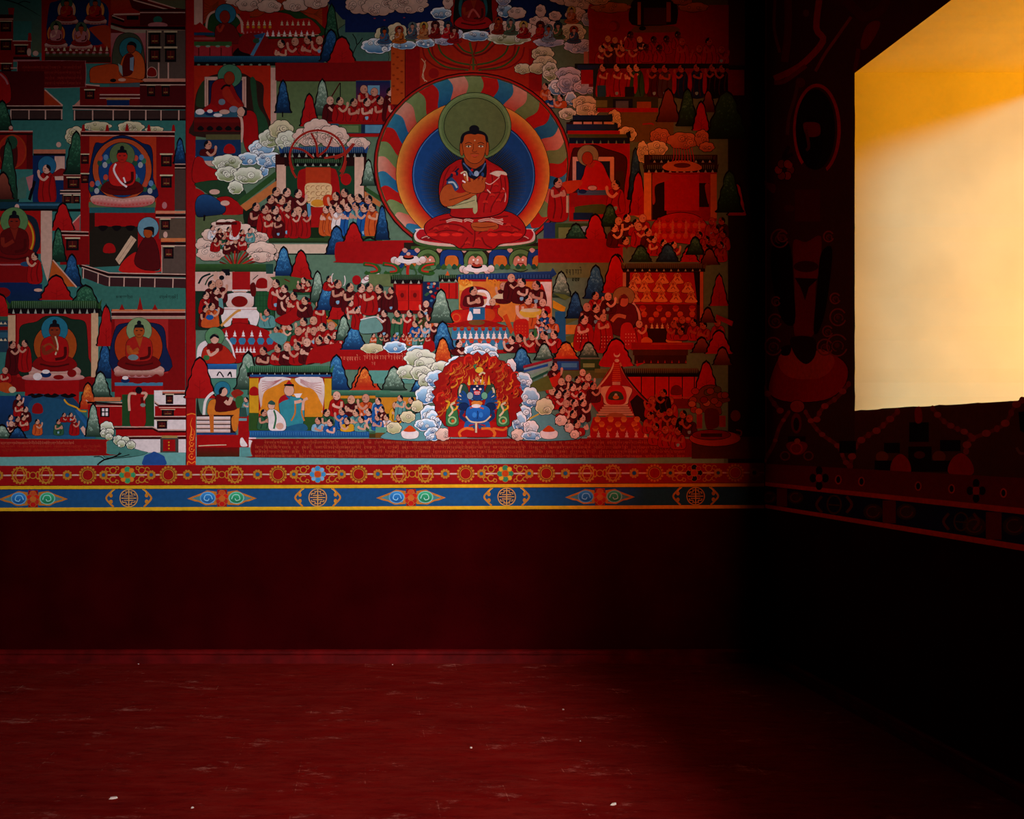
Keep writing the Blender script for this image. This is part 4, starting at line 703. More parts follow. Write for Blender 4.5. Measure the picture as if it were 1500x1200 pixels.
# offerings in front
for X, Y in ((225, 1130), (612, 1180)):
    N('offering_dish', 'white lotus dish with a dark bowl'); 
    if X < 300: k([X, 1150, X - 5, 1200, X + 5, 1240], 16, '9a1c14'); k([X - 20, 1160, X - 45, 1200, X - 30, 1230], 10, '2c4a28'); k([X + 20, 1160, X + 45, 1200, X + 30, 1230], 10, '2c4a28')
    for i in range(9): e(X - 80 + i*20, Y + 8*sin(i*2), 20, 20, 'W', 'P', o=2)
    e(X, Y - 2, 66, 20, 'W'); e(X, Y - 15, 32, 12, 'D'); e(X, Y - 22, 26, 9, '8a2a1a'); e(X, Y - 36, 12, 10, 'P')
for X, d_ in ((130, 1), (330, -1), (20, 1)):
    N('painted_ribbon'); k([X - 50*d_, 1150, X + 20*d_, 1160, X + 40*d_, 1190, X - 20*d_, 1205, X - 40*d_, 1195], 20, '24481c'); k([X - 40*d_, 1152, X + 10*d_, 1162, X + 28*d_, 1188, X - 10*d_, 1196], 9, '9a1c14')
# ---- top right dim red assembly ---
F(800, 0, .20667)
N('painted_shrine', 'dim red shrine with a dark doorway and two pillars'); r(300, 40, 1290, 620, '8a100c', '6a0808'); e(380, 100, 90, 110, '8a1210'); e(480, 190, 40, 40, '6a0a08'); e(470, 190, 28, 30, '8a1410')
b([605, 180, 605, 20, 700, -20, 860, -20, 925, 40, 925, 150, 880, 180], '140a0c'); r(645, 20, 668, 180, '8a4a2c'); r(850, 20, 880, 160, '7a3418'); r(690, 60, 850, 180, '3a0808'); b([620, 200, 650, 190, 900, 190, 920, 230, 620, 235], '5a3a1a'); r(610, 235, 920, 280, '7a0a0a'); e(680, 205, 25, 16, 'D')
cloud(310, 20, 600, 95, 'o', 5); cloud(270, -60, 460, 40, 'p', 4); cloud(930, 20, 1150, 90, 'o', 4); cloud(880, -40, 1040, 40, 'o', 3)
mk(435, 280, 24, 360, 'R', -1, 0); crowd([(485, 290), (570, 285), (660, 285)], 24, 'MRM', -1, 380, .5); crowd([(390, 350), (455, 345), (540, 345), (630, 345)], 26, 'RMRR', -1, 455, .8)
for X, Y in ((760, 285), (850, 280), (705, 340), (800, 345), (930, 250), (595, 250)): mk(X, Y, 24, Y + 100, 'R', 1, 1, skin='3a0c08', arm=0)
crowd([(985, 350), (1080, 350), (1160, 345), (1240, 355), (960, 300), (1150, 300)], 28, 'RRR', 1, 460, .6, skin='8a2c14')
N('painted_wall'); r(200, 455, 1290, 490, '16181c'); r(220, 465, 370, 500, '1c2848'); r(245, 500, 340, 600, '8a0a0a'); r(330, 490, 365, 700, '20282c'); r(265, 370, 295, 455, '9a5a4a'); r(340, 620, 1290, 700, '3a3018')
for X, c, q in ((400, 'R', 1), (500, 'R', 1), (590, 'R', -1), (640, 'G', 1), (765, 'M', -1), (840, 'F', -1), (955, 'N', -1), (1065, 'N', 1), (1175, 'D', 1), (1245, 'D', -1)): mk(X, 485 if q > 0 else 492, 28, 690, c, -1, 1, 'standing_figure', skin='8a3a20' if X > 700 else None)  # skin darker and redder to the right: shade put into the colour
for X in (430, 530, 620, 700, 895, 1005, 1110): N('painted_sleeve'); b([X, 540, X + 20, 530, X + 25, 620, X + 10, 670, X - 5, 640], 'R')
N('painted_trousers'); r(360, 610, 420, 690, '1c4058'); N('painted_trousers'); r(555, 620, 620, 690, '181420')
N('painted_bench'); r(350, 690, 790, 790, '2c3420'); r(350, 715, 430, 765, '5a6238'); r(470, 705, 610, 780, '10142c'); r(490, 720, 580, 770, '4a5476'); r(640, 725, 740, 775, '8a4a1c'); r(360, 770, 790, 800, '8a0c0c'); r(500, 800, 900, 1010, '5a4c24'); k([680, 885, 740, 880, 760, 890], 12, '8a1c0a')
r(1285, 500, 1400, 680, '6a0808')
tree(860, 640, 870, 150, 'm'); tree(1000, 640, 900, 130, 'd'); tree(1145, 650, 800, 90, 'm'); tree(1095, 730, 930, 110, 'r'); tree(1280, 660, 990, 260, 'd')
# pagoda roofs right of the nimbus
PJ = N('painted_pavilion', 'tiered blue roofed hall where a red teacher takes an offering'); r(140, 870, 520, 950, '2a0a10')
F(800, 0, .20667)
cloud(430, 780, 530, 920, 'c', 4); cloud(500, 900, 640, 1010, 'c', 4)
N('painted_roof', None, PJ); r(185, 820, 455, 865, '10203e'); p([175, 855, 455, 855, 470, 870, 160, 870], 'D'); p([440, 815, 465, 810, 470, 860, 455, 865], '10203e')
for i in range(4): r(190 + i*72, 868, 250 + i*72, 884, 'P')
r(140, 885, 500, 930, '16284a'); p([480, 870, 505, 880, 505, 930, 480, 930], '10203e'); r(150, 930, 520, 955, '8a0a0a'); r(160, 955, 580, 990, '3a4420')
F(800, 180, .20667)
N('painted_room', None, PJ); r(150, 85, 590, 110, '3c4420'); r(160, 110, 590, 150, '0c1830'); cones(215, 550, 150, 7, 26, 'A'); p([560, 80, 590, 60, 600, 110, 575, 110], 'D')
r(160, 150, 590, 700, '8a0c0c'); b([180, 220, 240, 180, 330, 160, 420, 190, 540, 230, 570, 290, 550, 450, 540, 640, 480, 600, 180, 560], '3a0a0a', o=4); r(185, 245, 475, 275, 'P'); r(185, 250, 210, 440, 'P'); r(450, 250, 478, 430, 'P'); r(212, 275, 450, 500, '12203e'); r(490, 345, 550, 600, '30200e'); p([590, 560, 690, 620, 690, 650, 590, 590], '30281a'); p([590, 590, 690, 655, 690, 690, 595, 650], 'b06830')
N('painted_teacher', 'teacher in bright red robes with a pale halo'); e(293, 235, 74, 74, '7a7250', o=3); b([225, 460, 260, 380, 280, 310, 330, 270, 390, 290, 430, 370, 470, 470, 400, 510, 300, 520], 'a0100e', o=4); e(290, 255, 38, 46, '8a2a10', o=3); k([290, 300, 320, 310, 340, 280], 22, '8a2a10'); b([95, 450, 130, 420, 240, 410, 250, 440, 180, 500, 110, 500], 'a02c10')
N('offering_table'); r(165, 500, 450, 600, '7a0a0a'); b([200, 620, 220, 595, 400, 580, 430, 620, 400, 650, 220, 650], '38481c'); r(190, 640, 330, 690, '10203c'); r(220, 480, 450, 515, '3a5070'); e(255, 490, 30, 16, 'N'); e(325, 465, 32, 16, 'P', o=3)
mk(80, 430, 36, 690, 'R', 1, 1, w=1.1); mk(490, 445, 36, 640, 'R', -1, 1); N('painted_leg'); r(140, 520, 155, 640, 'C')
N('painted_box'); r(-20, 710, 70, 820, '1c2c5a'); r(60, 715, 300, 820, '2c4420'); r(85, 745, 170, 820, '5a6a3c'); e(270, 755, 35, 20, '7a8aa0')
tree(450, 590, 740, 120, 'd'); tree(345, 660, 835, 140, 'r'); tree(210, 725, 830, 140, 'd'); tree(630, 190, 550, 90, 'n')
N('inscription_panel', 'plain red panel right of the throne'); r(-60, 825, 540, 995, 'R'); F(800, 180, .20667)
N('painted_ground'); r(-60, 995, 560, 1100, '56603c')
# stupa hall
cloud(730, 40, 880, 160, 'o', 4); cloud(850, 70, 1080, 190, 'o', 7); cloud(1050, 50, 1150, 180, 'o', 4); cloud(700, 130, 860, 240, 'c', 5); cloud(1080, 140, 1190, 210, 'o', 4); cloud(640, 130, 720, 290, 'c', 5)
tree(650, 360, 660, 110, 'r')
N('painted_pavilion', 'red shrine hall with cream pillars and red offering heap'); r(690, 230, 1210, 350, '241008'); roofband(740, 1180, 235, 285, '3a2014', 'D'); roofband(700, 1200, 300, 355, '2c1c10', 'D'); b([820, 320, 860, 285, 960, 270, 1060, 290, 1100, 325, 1040, 345, 880, 345], 'a0582c'); e(960, 305, 60, 18, '4a1408')
for i in range(8): k([900 + i*18, 180, 900 + i*20, 240, 890 + i*22, 280], 6, '8a1a10')
r(690, 355, 1205, 700, '780a0a'); r(750, 400, 850, 690, '160808'); r(1070, 430, 1150, 600, '160808'); r(835, 370, 1080, 625, '960c0a'); b([750, 370, 880, 370, 860, 410, 780, 440, 765, 480, 770, 560, 750, 570], '8a2a14'); r(690, 360, 745, 690, 'b4703a'); r(1160, 365, 1205, 680, '9a5028'); l([745, 360, 745, 690], 6, 'D'); b([1150, 440, 1120, 450, 1140, 560, 1150, 570], '7a2010')
N('offering_heap', 'heap of red offerings'); b([735, 800, 760, 710, 840, 660, 950, 640, 1060, 660, 1130, 720, 1170, 830, 1100, 870, 900, 850, 780, 860], '98100c', o=4)
for j in range(4): bowls(800 - j*22, 1090 + j*15, 710 + j*38, 6 + j, 40, 'b0301a' if j % 2 else '7a0a08', 'a8441c' if j % 2 else '8a1410'); cones(800, 1080, 730 + j*30, 4, 44, 'a05a38') if j < 3 else None
crowd([(510, 700), (570, 680), (635, 715), (680, 680)], 30, 'RMRR', 1, 800); crowd([(480, 750), (560, 840), (650, 740), (720, 780)], 30, 'MRRM', 1, 880, .8); crowd([(760, 830), (830, 855), (900, 870)], 26, 'RRR', 1, 940)
crowd([(1170, 700), (1240, 700), (1200, 760), (1250, 790), (1130, 830), (1180, 850), (1080, 800), (1230, 870), (1130, 890)], 27, 'RMRR', -1, None, .7, skin='8a2c14')
tree(665, 880, 990, 140, 'd'); tree(860, 870, 990, 140, 'n'); tree(1010, 880, 990, 120, 'r'); tree(1150, 900, 1010, 120, 'm'); tree(1050, 820, 940, 110, 'd'); tree(500, 945, 1075, 130, 'r'); tree(1350, 440, 660, 110, 'r'); tree(1290, 350, 640, 160, 'd')
# ---- band y 370..560 right ----
F(800, 370, .20667)
N('painted_ground'); p([0, 190, 40, 190, 40, 400, 0, 380], 'P')
r(40, 75, 560, 160, '56603c'); script(135, 265, 125, 40, '1c1c10', .8); script(180, 250, 185, 36, '1c1c10', .8)
tree(345, 100, 330, 150, 'b'); tree(105, 145, 320, 130, 'g'); tree(490, 25, 290, 170, 'r'); N('painted_wall'); p([45, 290, 130, 340, 170, 320, 130, 300], '4a5a28'); p([45, 340, 135, 390, 125, 430, 45, 395], 'Y'); r(60, 420, 135, 640, '1c4c74'); p([135, 470, 260, 400, 260, 460, 140, 510], '4a5428'); r(135, 515, 260, 580, 'b06a24'); p([135, 600, 260, 560, 260, 640, 150, 680], '4a5428'); p([150, 660, 260, 590, 230, 700, 160, 740], 'a8781c')
tree(205, 290, 470, 120, 'n')
N('painted_pavilion', 'hall with rows of gold statuettes on a red wall'); roofband(550, 1110, 80, 140, '4a3414', '24180c'); r(545, 135, 1110, 540, '2a0808'); r(590, 145, 1060, 370, '8a100c'); r(540, 145, 562, 260, 'a0684a'); r(1085, 140, 1108, 540, 'a0502c'); p([1040, 140, 1085, 140, 1085, 380, 1065, 370], '140808')
N('gold_statuettes', 'rows of seated gold statuettes')
for X, Y in ((635, 180), (715, 175), (820, 180), (925, 180), (610, 235), (690, 240), (795, 240), (895, 240), (1000, 245), (620, 310), (710, 310), (812, 310), (915, 315), (1022, 315)):
    e(X, Y - 12, 26, 22, 'a0623a'); b([X - 42, Y + 40, X - 25, Y + 5, X, Y - 35, X + 25, Y + 5, X + 42, Y + 40], 'b47040', o=3); e(X, Y - 14, 11, 13, '8a3a1c'); k([X - 14, Y + 20, X, Y + 5, X + 14, Y + 22], 6, '6a2410')
N('offering_table'); r(640, 372, 1060, 540, '5a0a08'); bowls(680, 1030, 420, 4, 50, '9a3a20', '8a100c'); bowls(690, 1030, 460, 5, 46, 'a03018', 'a04420'); bowls(740, 1000, 500, 4, 46, '8a1a10', 'a8441c'); cones(745, 855, 540, 4, 40, 'C'); r(680, 540, 960, 640, '240606')
N('painted_teacher', 'teacher with an olive halo before the gold statuettes'); b([380, 440, 400, 380, 460, 345, 480, 360, 430, 420, 420, 500], 'P'); k([610, 360, 650, 420, 660, 480], 16, 'P'); e(545, 312, 76, 66, '7a6038', o=3); b([440, 470, 460, 390, 540, 360, 620, 380, 640, 470, 600, 540, 560, 600, 440, 560], '4a080c', o=3); k([460, 490, 500, 450, 560, 460], 26, 'a05a3c'); e(545, 345, 34, 42, 'a05038', o=3); b([510, 340, 545, 295, 575, 320, 560, 330, 530, 330, 520, 370], '5a1410')
crowd([(345, 310), (435, 315)], 30, 'RM', 1, 430); crowd([(285, 390), (350, 400)], 32, 'MM', 1, 520, .3)
mk(265, 480, 34, 690, 'R', 1, 1, w=1.2); mk(400, 465, 28, 700, 'R', 1, 0, w=1.4); mk(655, 510, 28, 690, 'R', 1, .0, w=1.3)
N('painted_robe'); b([530, 520, 590, 500, 620, 560, 640, 660, 560, 690, 525, 640], '98140e'); b([670, 620, 710, 600, 748, 630, 720, 670, 680, 660], 'a8542c'); b([845, 620, 880, 600, 950, 600, 950, 645, 860, 640], 'a87038')
crowd([(900, 510), (960, 480), (1040, 500), (1110, 520), (1210, 500), (950, 560)], 28, 'RMRRR', -1, 620, .6, skin='8a3a20')
N('painted_dots')
for X0, Y0 in ((230, 560), (400, 600), (570, 580)):
    for i in range(14): e(X0 + (i % 4)*20 - 10, Y0 + (i//4)*24, 3.5, 3.5, 'C')
tree(1225, 160, 380, 120, 'r'); tree(1140, 400, 500, 90, 'm'); N('painted_beam'); p([1200, 440, 1320, 490, 1310, 525, 1195, 470], '8a0a0a')
N('painted_steps'); r(600, 640, 1040, 690, '7a0c0a'); l([740, 650, 1040, 650], 10, '8a2a18'); r(610, 690, 1000, 730, '3a1a0c'); r(620, 730, 990, 790, '2c0a08'); cones(640, 985, 785, 8, 24, '7a2010'); p([630, 790, 700, 780, 640, 810], 'R')
tree(130, 645, 745, 130, 'o'); tree(298, 645, 745, 120, 'g'); tree(5, 650, 745, 100, 'g'); tree(490, 620, 805, 210, 'r'); tree(1100, 610, 715, 130, 'm'); tree(1215, 560, 720, 170, 'r'); tree(1240, 680, 800, 120, 'm')
# ---- bottom right band ----
F(800, 510, .20667)
N('painted_fence'); r(0, 70, 380, 95, '5a5a4c'); r(45, 72, 240, 160, '3a1420'); r(75, 95, 228, 155, '1c3c74'); r(105, 108, 215, 138, '3a6a90'); r(240, 80, 380, 160, '26381c'); r(258, 110, 340, 138, '6a7a48'); r(90, 160, 420, 215, '4a4a24'); r(340, 148, 460, 175, '5a5a2c')
p([-20, 215, 45, 195, 45, 170, -20, 190], '8a8a80')
N('painted_hall', 'red hall with long tiled roof'); roofband(540, 1080, 145, 205, '4a3018', 'D', 0, 0); r(560, 205, 1060, 420, '98100c')
for X in (670, 765, 865, 960, 1045): l([X, 205, X, 380], 7, '2c0404')
r(560, 360, 1060, 430, '5a0808'); b([880, 330, 885, 280, 920, 262, 955, 285, 958, 330], '5a0808'); l([875, 350, 1050, 350], 8, '8a3a20'); tree(1130, 100, 330, 160, 'r')
N('painted_tent', 'stupa under a dark tent with cream edges'); b([380, 130, 400, 60, 440, 10, 490, -25, 540, 20, 580, 80, 595, 130], '900c10'); p([478, 100, 515, 100, 560, 200, 640, 310, 760, 420, 740, 560, 600, 480, 380, 480, 300, 370, 390, 230], '7a0a0c'); p([590, 380, 640, 330, 760, 430, 770, 560, 700, 540, 620, 480], '1c0a0c'); k([478, 105, 450, 170, 390, 250, 280, 370], 11, 'b08a6c'); k([518, 105, 550, 180, 630, 290, 775, 430], 13, '9a5a3a'); k([530, 130, 570, 210, 650, 310, 720, 380], 12, '2a0c0a')
N('painted_stupa', 'gold and cream stupa with a small seated figure in the dome'); p([478, 100, 512, 100, 530, 240, 460, 240], '90100c')
for i in range(9): l([474 - i*1.5, 118 + i*14, 514 + i*1.5, 118 + i*14], 4, 'a8441c')
e(497, 45, 22, 22, 'C'); e(497, 36, 20, 18, '900c10'); e(497, 90, 16, 12, 'C'); r(465, 240, 520, 262, 'b08068'); b([375, 300, 400, 275, 450, 270, 540, 270, 590, 280, 604, 305, 580, 360, 560, 400, 420, 400, 400, 350], 'b89070', o=3); b([415, 350, 430, 300, 460, 268, 530, 268, 560, 310, 565, 360, 540, 400, 440, 400], '980c10'); b([440, 365, 450, 320, 490, 305, 530, 320, 540, 365], '2c3420'); e(490, 340, 12, 18, 'C'); e(490, 350, 22, 14, 'a8541c')
for i in range(5): r(405 - i*13, 403 + i*16, 575 + i*10, 417 + i*16, 'b48a70', '8a5a3a'); l([405 - i*13, 418 + i*16, 575 + i*10, 418 + i*16], 3, '5a2a18')
b([420, 490, 450, 465, 490, 458, 540, 470, 560, 490], '8a4a28')
N('offering_table', 'offering table with bowls before the stupa'); p([330, 490, 640, 490, 720, 640, 285, 640], '8a0c0c'); bowls(360, 640, 525, 4, 46, 'b06a24', 'a8541c'); bowls(390, 620, 560, 3, 46, 'b0601c', 'a0401a'); bowls(345, 635, 590, 4, 46, 'a8541c', '8a2a12'); cones(300, 700, 632, 7, 50, 'b08a78')
crowd([(55, 135)], 30, 'M', 1, 250); N('painted_robe'); b([0, 230, 60, 200, 95, 170, 90, 240, 60, 300, 0, 320], '9a180c', o=2)
crowd([(255, 175), (155, 215), (295, 210), (220, 225)], 26, 'RMRM', 1, 330, .5); crowd([(105, 240), (185, 280), (270, 270), (330, 270)], 28, 'MRRM', 1, 380, .8); crowd([(40, 305), (140, 325), (80, 330), (250, 345)], 30, 'RMRM', 1, 430, .7); crowd([(200, 390), (140, 395), (110, 440), (260, 390)], 28, 'MRRM', 1, 520, .8); crowd([(190, 470), (250, 500), (215, 540)], 30, 'MTR', 1, 620, .5)
crowd([(745, 370), (805, 385), (875, 375), (825, 320), (730, 480), (800, 465), (870, 455), (905, 520), (965, 470), (770, 560), (840, 580), (1010, 500), (930, 590)], 29, 'RMRDR', -1, None, .8, skin='8a3820')
N('painted_altar_vase', 'dim offering vase heaped with fruit at the corner'); b([1000, 380, 1060, 320, 1120, 270, 1200, 270, 1240, 320, 1300, 370, 1230, 400, 1230, 470, 1100, 450, 1080, 390], '5a2a1a', o=4)
for i in range(14): e(1090 + RND.uniform(-70, 170), 340 + RND.uniform(-60, 110), 26, 22, RND.choice(['8a1c12', '7a2a18', '4a3a20', '6a0a0c', '90482c']), o=3)
b([1120, 440, 1210, 440, 1220, 540, 1190, 570, 1130, 570], '4a0a0a'); r(1220, 480, 1265, 560, '7a2414'); r(1060, 470, 1100, 570, '7a1c10')
e(1190, 640, 180, 55, '8a2a18', o=4); e(1165, 615, 135, 34, '6a0a08', o=4); r(1090, 605, 1240, 630, '2c0404'); k([1340, 580, 1375, 590, 1370, 620, 1340, 610], 10, '6a1c10'); e(1335, 480, 35, 40, '5a1c14')
# ---- lower centre ----
F(540, 360, .2)
N('painted_wall'); r(0, 210, 190, 300, '56603c')
N('painted_doorway', 'bright red double doors under a dark green roof'); roofband(165, 395, 215, 280, '1c3418', 'D'); r(180, 280, 395, 500, '5a0608'); r(200, 290, 385, 475, 'a8120e'); l([292, 290, 292, 475], 7, '5a0608'); r(215, 330, 275, 400, '94100c'); r(305, 330, 370, 400, '94100c'); e(245, 365, 14, 18, '5a0608'); e(338, 365, 14, 18, '5a0608'); l([200, 405, 385, 405], 4, '7a0a0a')
N('painted_doorway', 'smaller red doors beside the dark green tree'); roofband(515, 660, 215, 265, '1c3418', 'D'); r(520, 275, 655, 390, '9a100c'); l([588, 280, 588, 385], 6, '4a0608'); l([640, 270, 640, 390], 14, '7a0608'); p([560, 220, 577, 185, 592, 220], 'a8441a')
N('painted_kitchen'); r(395, 265, 515, 500, '101c3a'); 
for i in range(16): e(410 + RND.uniform(0, 95), 280 + RND.uniform(0, 130), 12, 10, RND.choice(['R', 'b08a70', '2a5a80', '2a4a30']))
mk(75, 320, 34, 500, 'M', -1, 1); mk(5, 310, 34, 500, 'R', 1, 1); mk(165, 330, 26, 480, 'M', -1, 1)
mk(420, 430, 26, 520, 'M', -1, 0)
crowd([(115, 500), (210, 500), (300, 500), (380, 505), (475, 500)], 27, ['M', 'G', 'R', '2a3a18', 'O'], -1, 670, 1, 'standing_figure'); crowd([(340, 575), (430, 580), (495, 570)], 26, 'BEM', -1, 720, 1, 'standing_figure')
N('painted_screen'); b([-60, 560, -20, 530, 50, 530, 95, 580, 100, 620, 50, 640, -60, 640], '5a7c78', o=3); k([-60, 545, 0, 530, 60, 525, 110, 560], 8, 'W')
for i, X in enumerate((35, 85, 130, 190, 250, 300, 345, 385, 435)): mk(X, 660, 15, 730, ['O', 'G', 'M', 'B', 'R', 'O', 'T', 'G', 'R'][i], 1, 1, 'musician')
N('painted_throne_hall', 'hall with blue roof over an orange throne and white arch'); p([640, 240, 650, 215, 1330, 190, 1345, 165, 1375, 210, 1340, 235, 1340, 250, 660, 262], '1c3a6e', '101c3e')
for i in range(30): l([680 + i*22, 215, 680 + i*22, 240], 3, '3a5c8c')
r(660, 250, 1340, 268, '8a0a14'); r(660, 265, 1340, 560, 'b06024'); r(660, 265, 760, 330, 'c08a3a'); r(1255, 268, 1335, 460, 'W', 'P'); b([1230, 360, 1260, 280, 1290, 340, 1300, 420, 1240, 420], '9a140c')
for X in (700, 905): 
    for i in range(6): k([X, 300, X + 40*cos(i), 270 + 20*sin(i), X + 50*cos(i*1.3), 260 + 30*sin(i*1.7)], 10, 'b8681c')
b([670, 400, 690, 330, 760, 300, 860, 320, 900, 400, 880, 450, 690, 470], '7a0a10'); b([740, 400, 770, 340, 830, 325, 880, 350, 895, 420, 880, 440, 800, 460, 740, 440], 'W', o=4); b([750, 410, 780, 350, 850, 350, 865, 400, 840, 440, 770, 440], 'b88a70'); b([765, 380, 800, 365, 865, 380, 850, 395, 790, 395], '8a0a14')
mk(765, 335, 34, 445, 'M', 1, 1, w=1.2)
N('painted_table'); b([590, 540, 620, 480, 700, 470, 920, 450, 940, 500, 960, 560, 600, 580], '98100c', o=4); e(640, 530, 45, 45, 'a8180e'); ring(640, 530, 28, 28, 8, 'O'); e(870, 510, 55, 50, 'a0300e'); r(735, 455, 850, 545, '1c4a6e'); r(765, 465, 815, 500, 'W'); b([720, 545, 740, 480, 760, 520, 750, 550], 'W'); b([600, 580, 700, 555, 780, 545, 870, 550, 960, 575, 1000, 600, 600, 600], '7a0a08'); e(790, 565, 60, 20, '5a3a1a')
p([980, 520, 1010, 500, 1060, 620, 1040, 650], 'a0300e')
N('offering_table', 'blue table with rows of white cones and red bowls'); p([610, 600, 1010, 600, 1060, 760, 600, 760], '2c607e'); bowls(630, 990, 625, 8, 36, 'R', '7a3a1a'); cones(660, 1000, 685, 9, 62, 'W'); bowls(690, 1000, 715, 6, 40, 'a8241a', '8a4a1c'); cones(715, 1040, 760, 4, 62, 'W'); l([610, 690, 1040, 690], 5, '8a1a14'); r(600, 765, 1010, 790, 'R')
mk(660, 720, 30, 800, 'M', 1, 1); mk(985, 300, 30, 420, 'M', -1, 0); N('painted_tray'); b([910, 380, 950, 355, 1020, 370, 1010, 390, 920, 390], 'C'); mk(905, 415, 28, 460, 'R', -1, 0)
mk(1042, 240, 32, 400, 'M', 1, 0); mk(1120, 275, 34, 420, 'M', -1, 1, w=1.2); mk(1225, 295, 36, 440, 'M', -1, 1, w=1.1); mk(1165, 400, 36, 600, 'O', 1, 1, w=1.4); mk(1272, 420, 30, 500, 'R', -1, 0); N('painted_basket', 'gold basket of offerings'); b([1100, 490, 1130, 470, 1230, 462, 1265, 480, 1230, 525, 1130, 525], 'b48a2c', o=3); e(1180, 475, 70, 14, 'C'); k([1085, 440, 1090, 500, 1130, 535, 1170, 540], 24, 's')
N('painted_robe'); b([1060, 560, 1150, 540, 1170, 600, 1160, 680, 1080, 680], '98140e')
for i in range(16): N('painted_dots') if i == 0 else None; e(1080 + (i % 4)*22, 590 + (i//4)*22, 4, 4, 'O')
crowd([(1285, 505), (1340, 550)], 28, 'BO', -1, 640, 1, 'courtier'); crowd([(1240, 560), (1275, 580), (1300, 600)], 18, 'RBE', -1, 640, 1, 'courtier')
crowd([(1100, 680), (1195, 665), (1280, 660), (1355, 655), (1045, 695)], 32, 'RRMRM', -1, 780, .7); N('painted_gong'); ring(1225, 640, 16, 42, 8, 'W', -90, 90); e(1218, 640, 12, 36, '2c5a30')
for a in ((-60, 715, 110, 790, 'c', 2), (105, 700, 280, 790, 'b', 2), (280, 730, 450, 800, 'b', 2)): cloud(*a)
tree(530, 330, 570, 150, 'g'); tree(545, 565, 760, 150, 'b'); tree(545, 685, 870, 135, 'o')
N('painted_robe'); b([400, 720, 470, 700, 480, 770, 410, 780], 'R')
N('painted_ground'); r(480, 850, 1000, 900, '8a0c0c')
N('inscription_panel'); r(-60, 790, 480, 930, 'R'); p([-60, 905, 480, 905, 480, 930, -60, 930], 'R'); script(-40, 280, 808, 40, 'b4604a', .7); script(20, 60, 855, 32, 'a05040', .7)
r(-60, 915, 480, 1010, '4c7c74')
tree(185, 895, 1060, 160, 'g'); tree(-30, 900, 1040, 130, 'o')
tree(1120, 755, 920, 160, 'b'); tree(1285, 725, 840, 130, 'g'); tree(1440, 715, 830, 160, 'o')
F(550, 490, .2)
N('painted_railing'); p([1080, 230, 1290, 175, 1290, 195, 1080, 250], '7a1420'); p([1085, 250, 1290, 195, 1290, 230, 1130, 300, 1085, 300], '6a7a78'); p([1085, 262, 1260, 215, 1260, 235, 1085, 280], '1c3c74'); p([1130, 300, 1270, 240, 1270, 260, 1130, 325], 'A'); p([1130, 325, 1260, 265, 1260, 285, 1130, 345], '1c4030'); p([1130, 360, 1260, 300, 1300, 400, 1200, 420, 1130, 400], '4a4a1c')
N('painted_ground'); r(0, 440, 330, 740, '26401c'); r(0, 462, 350, 590, 'a86818'); r(0, 580, 300, 690, '2c3c1c'); r(0, 425, 340, 462, '3c6450', '1c3c2c'); tree(310, 340, 420, 90, 'b')
crowd([(20, 490), (145, 520), (260, 485)], 26, ['B', 'Y', 'G'], -1, 640, 1, 'courtier'); crowd([(180, 470), (45, 550), (80, 610), (170, 610), (15, 610)], 24, ['T', 'M', 'W', 'Y', 'B'], -1, 700, 1, 'courtier')
N('painted_bank'); r(0, 680, 80, 720, '4c7c6a'); r(0, 720, 60, 760, '5a3a14')
N('painted_hill', 'pale teal hill left of the blue deity'); b([60, 765, 110, 700, 200, 640, 300, 580, 430, 560, 520, 600, 520, 765], '4c7a80', o=4); k([200, 650, 260, 590, 340, 560], 7, 'D')
N('painted_hill', 'pale teal hill right of the blue deity'); b([1000, 765, 1010, 620, 1080, 540, 1160, 500, 1250, 560, 1340, 620, 1420, 700, 1480, 768], '4c7a80', o=5); k([1310, 660, 1350, 650, 1400, 700], 8, 'D'); k([1070, 730, 1100, 640, 1180, 590, 1230, 560], 11, 'b08a2c')
for a in ((230, 120, 420, 230, 'v', 3), (290, 180, 440, 300, 'v', 9), (170, 235, 300, 320, 'v', 2), (270, 240, 400, 330, 'v', 5), (420, 205, 550, 280, 'v', 3), (320, 300, 380, 390, 'v', 2), (380, 275, 520, 380, 'b', 4), (305, 390, 440, 500, 'b', 5), (340, 530, 450, 640, 'b', 4), (375, 570, 470, 700, 'b', 6), (300, 625, 430, 700, 'b', 3), (520, 200, 620, 270, 'b', 2), (550, 165, 690, 230, 'b', 3), (670, 75, 870, 165, 'b', 3), (700, 120, 800, 180, 'b', 2), (820, 130, 890, 190, 'b', 2), (960, 190, 1020, 280, 'w', 2), (1020, 290, 1130, 400, 'b', 4), (1070, 400, 1185, 525, 'b', 5), (1040, 530, 1130, 620, 'b', 3), (1010, 580, 1095, 720, 'b', 6), (1090, 640, 1180, 720, 'w', 2), (1180, 480, 1290, 580, 'c', 2), (370, 690, 480, 770, 'b', 4), (450, 695, 540, 770, 'p', 3), (1000, 700, 1080, 770, 'p', 3), (1080, 715, 1200, 770, 'b', 4), (270, 490, 340, 560, 'c', 1), (190, 570, 280, 640, 'c', 1), (90, 650, 180, 720, 'c', 1)): gx, gy = (a[2]-a[0])*.13, (a[3]-a[1])*.13; cloud(a[0]-gx, a[1]-gy, a[2]+gx, a[3]+gy, a[4], a[5])
for X, Y in ((250, 715), (1265, 715)): N('offering_bowl', 'white bowl with a red jewel'); b([X - 62, Y, X - 30, Y - 15, X, Y - 5, X + 30, Y - 15, X + 65, Y, X + 55, Y + 40, X, Y + 52, X - 50, Y + 40], 'W', o=3); b([X - 45, Y - 8, X - 20, Y - 35, X, Y - 48, X + 25, Y - 35, X + 45, Y - 8, X, Y], 'a8340f')
for a in ((1310, 590, 1400, 670, 'p', 1), (1380, 650, 1450, 720, 'p', 1), (1420, 700, 1490, 765, 'p', 1)): cloud(*a)
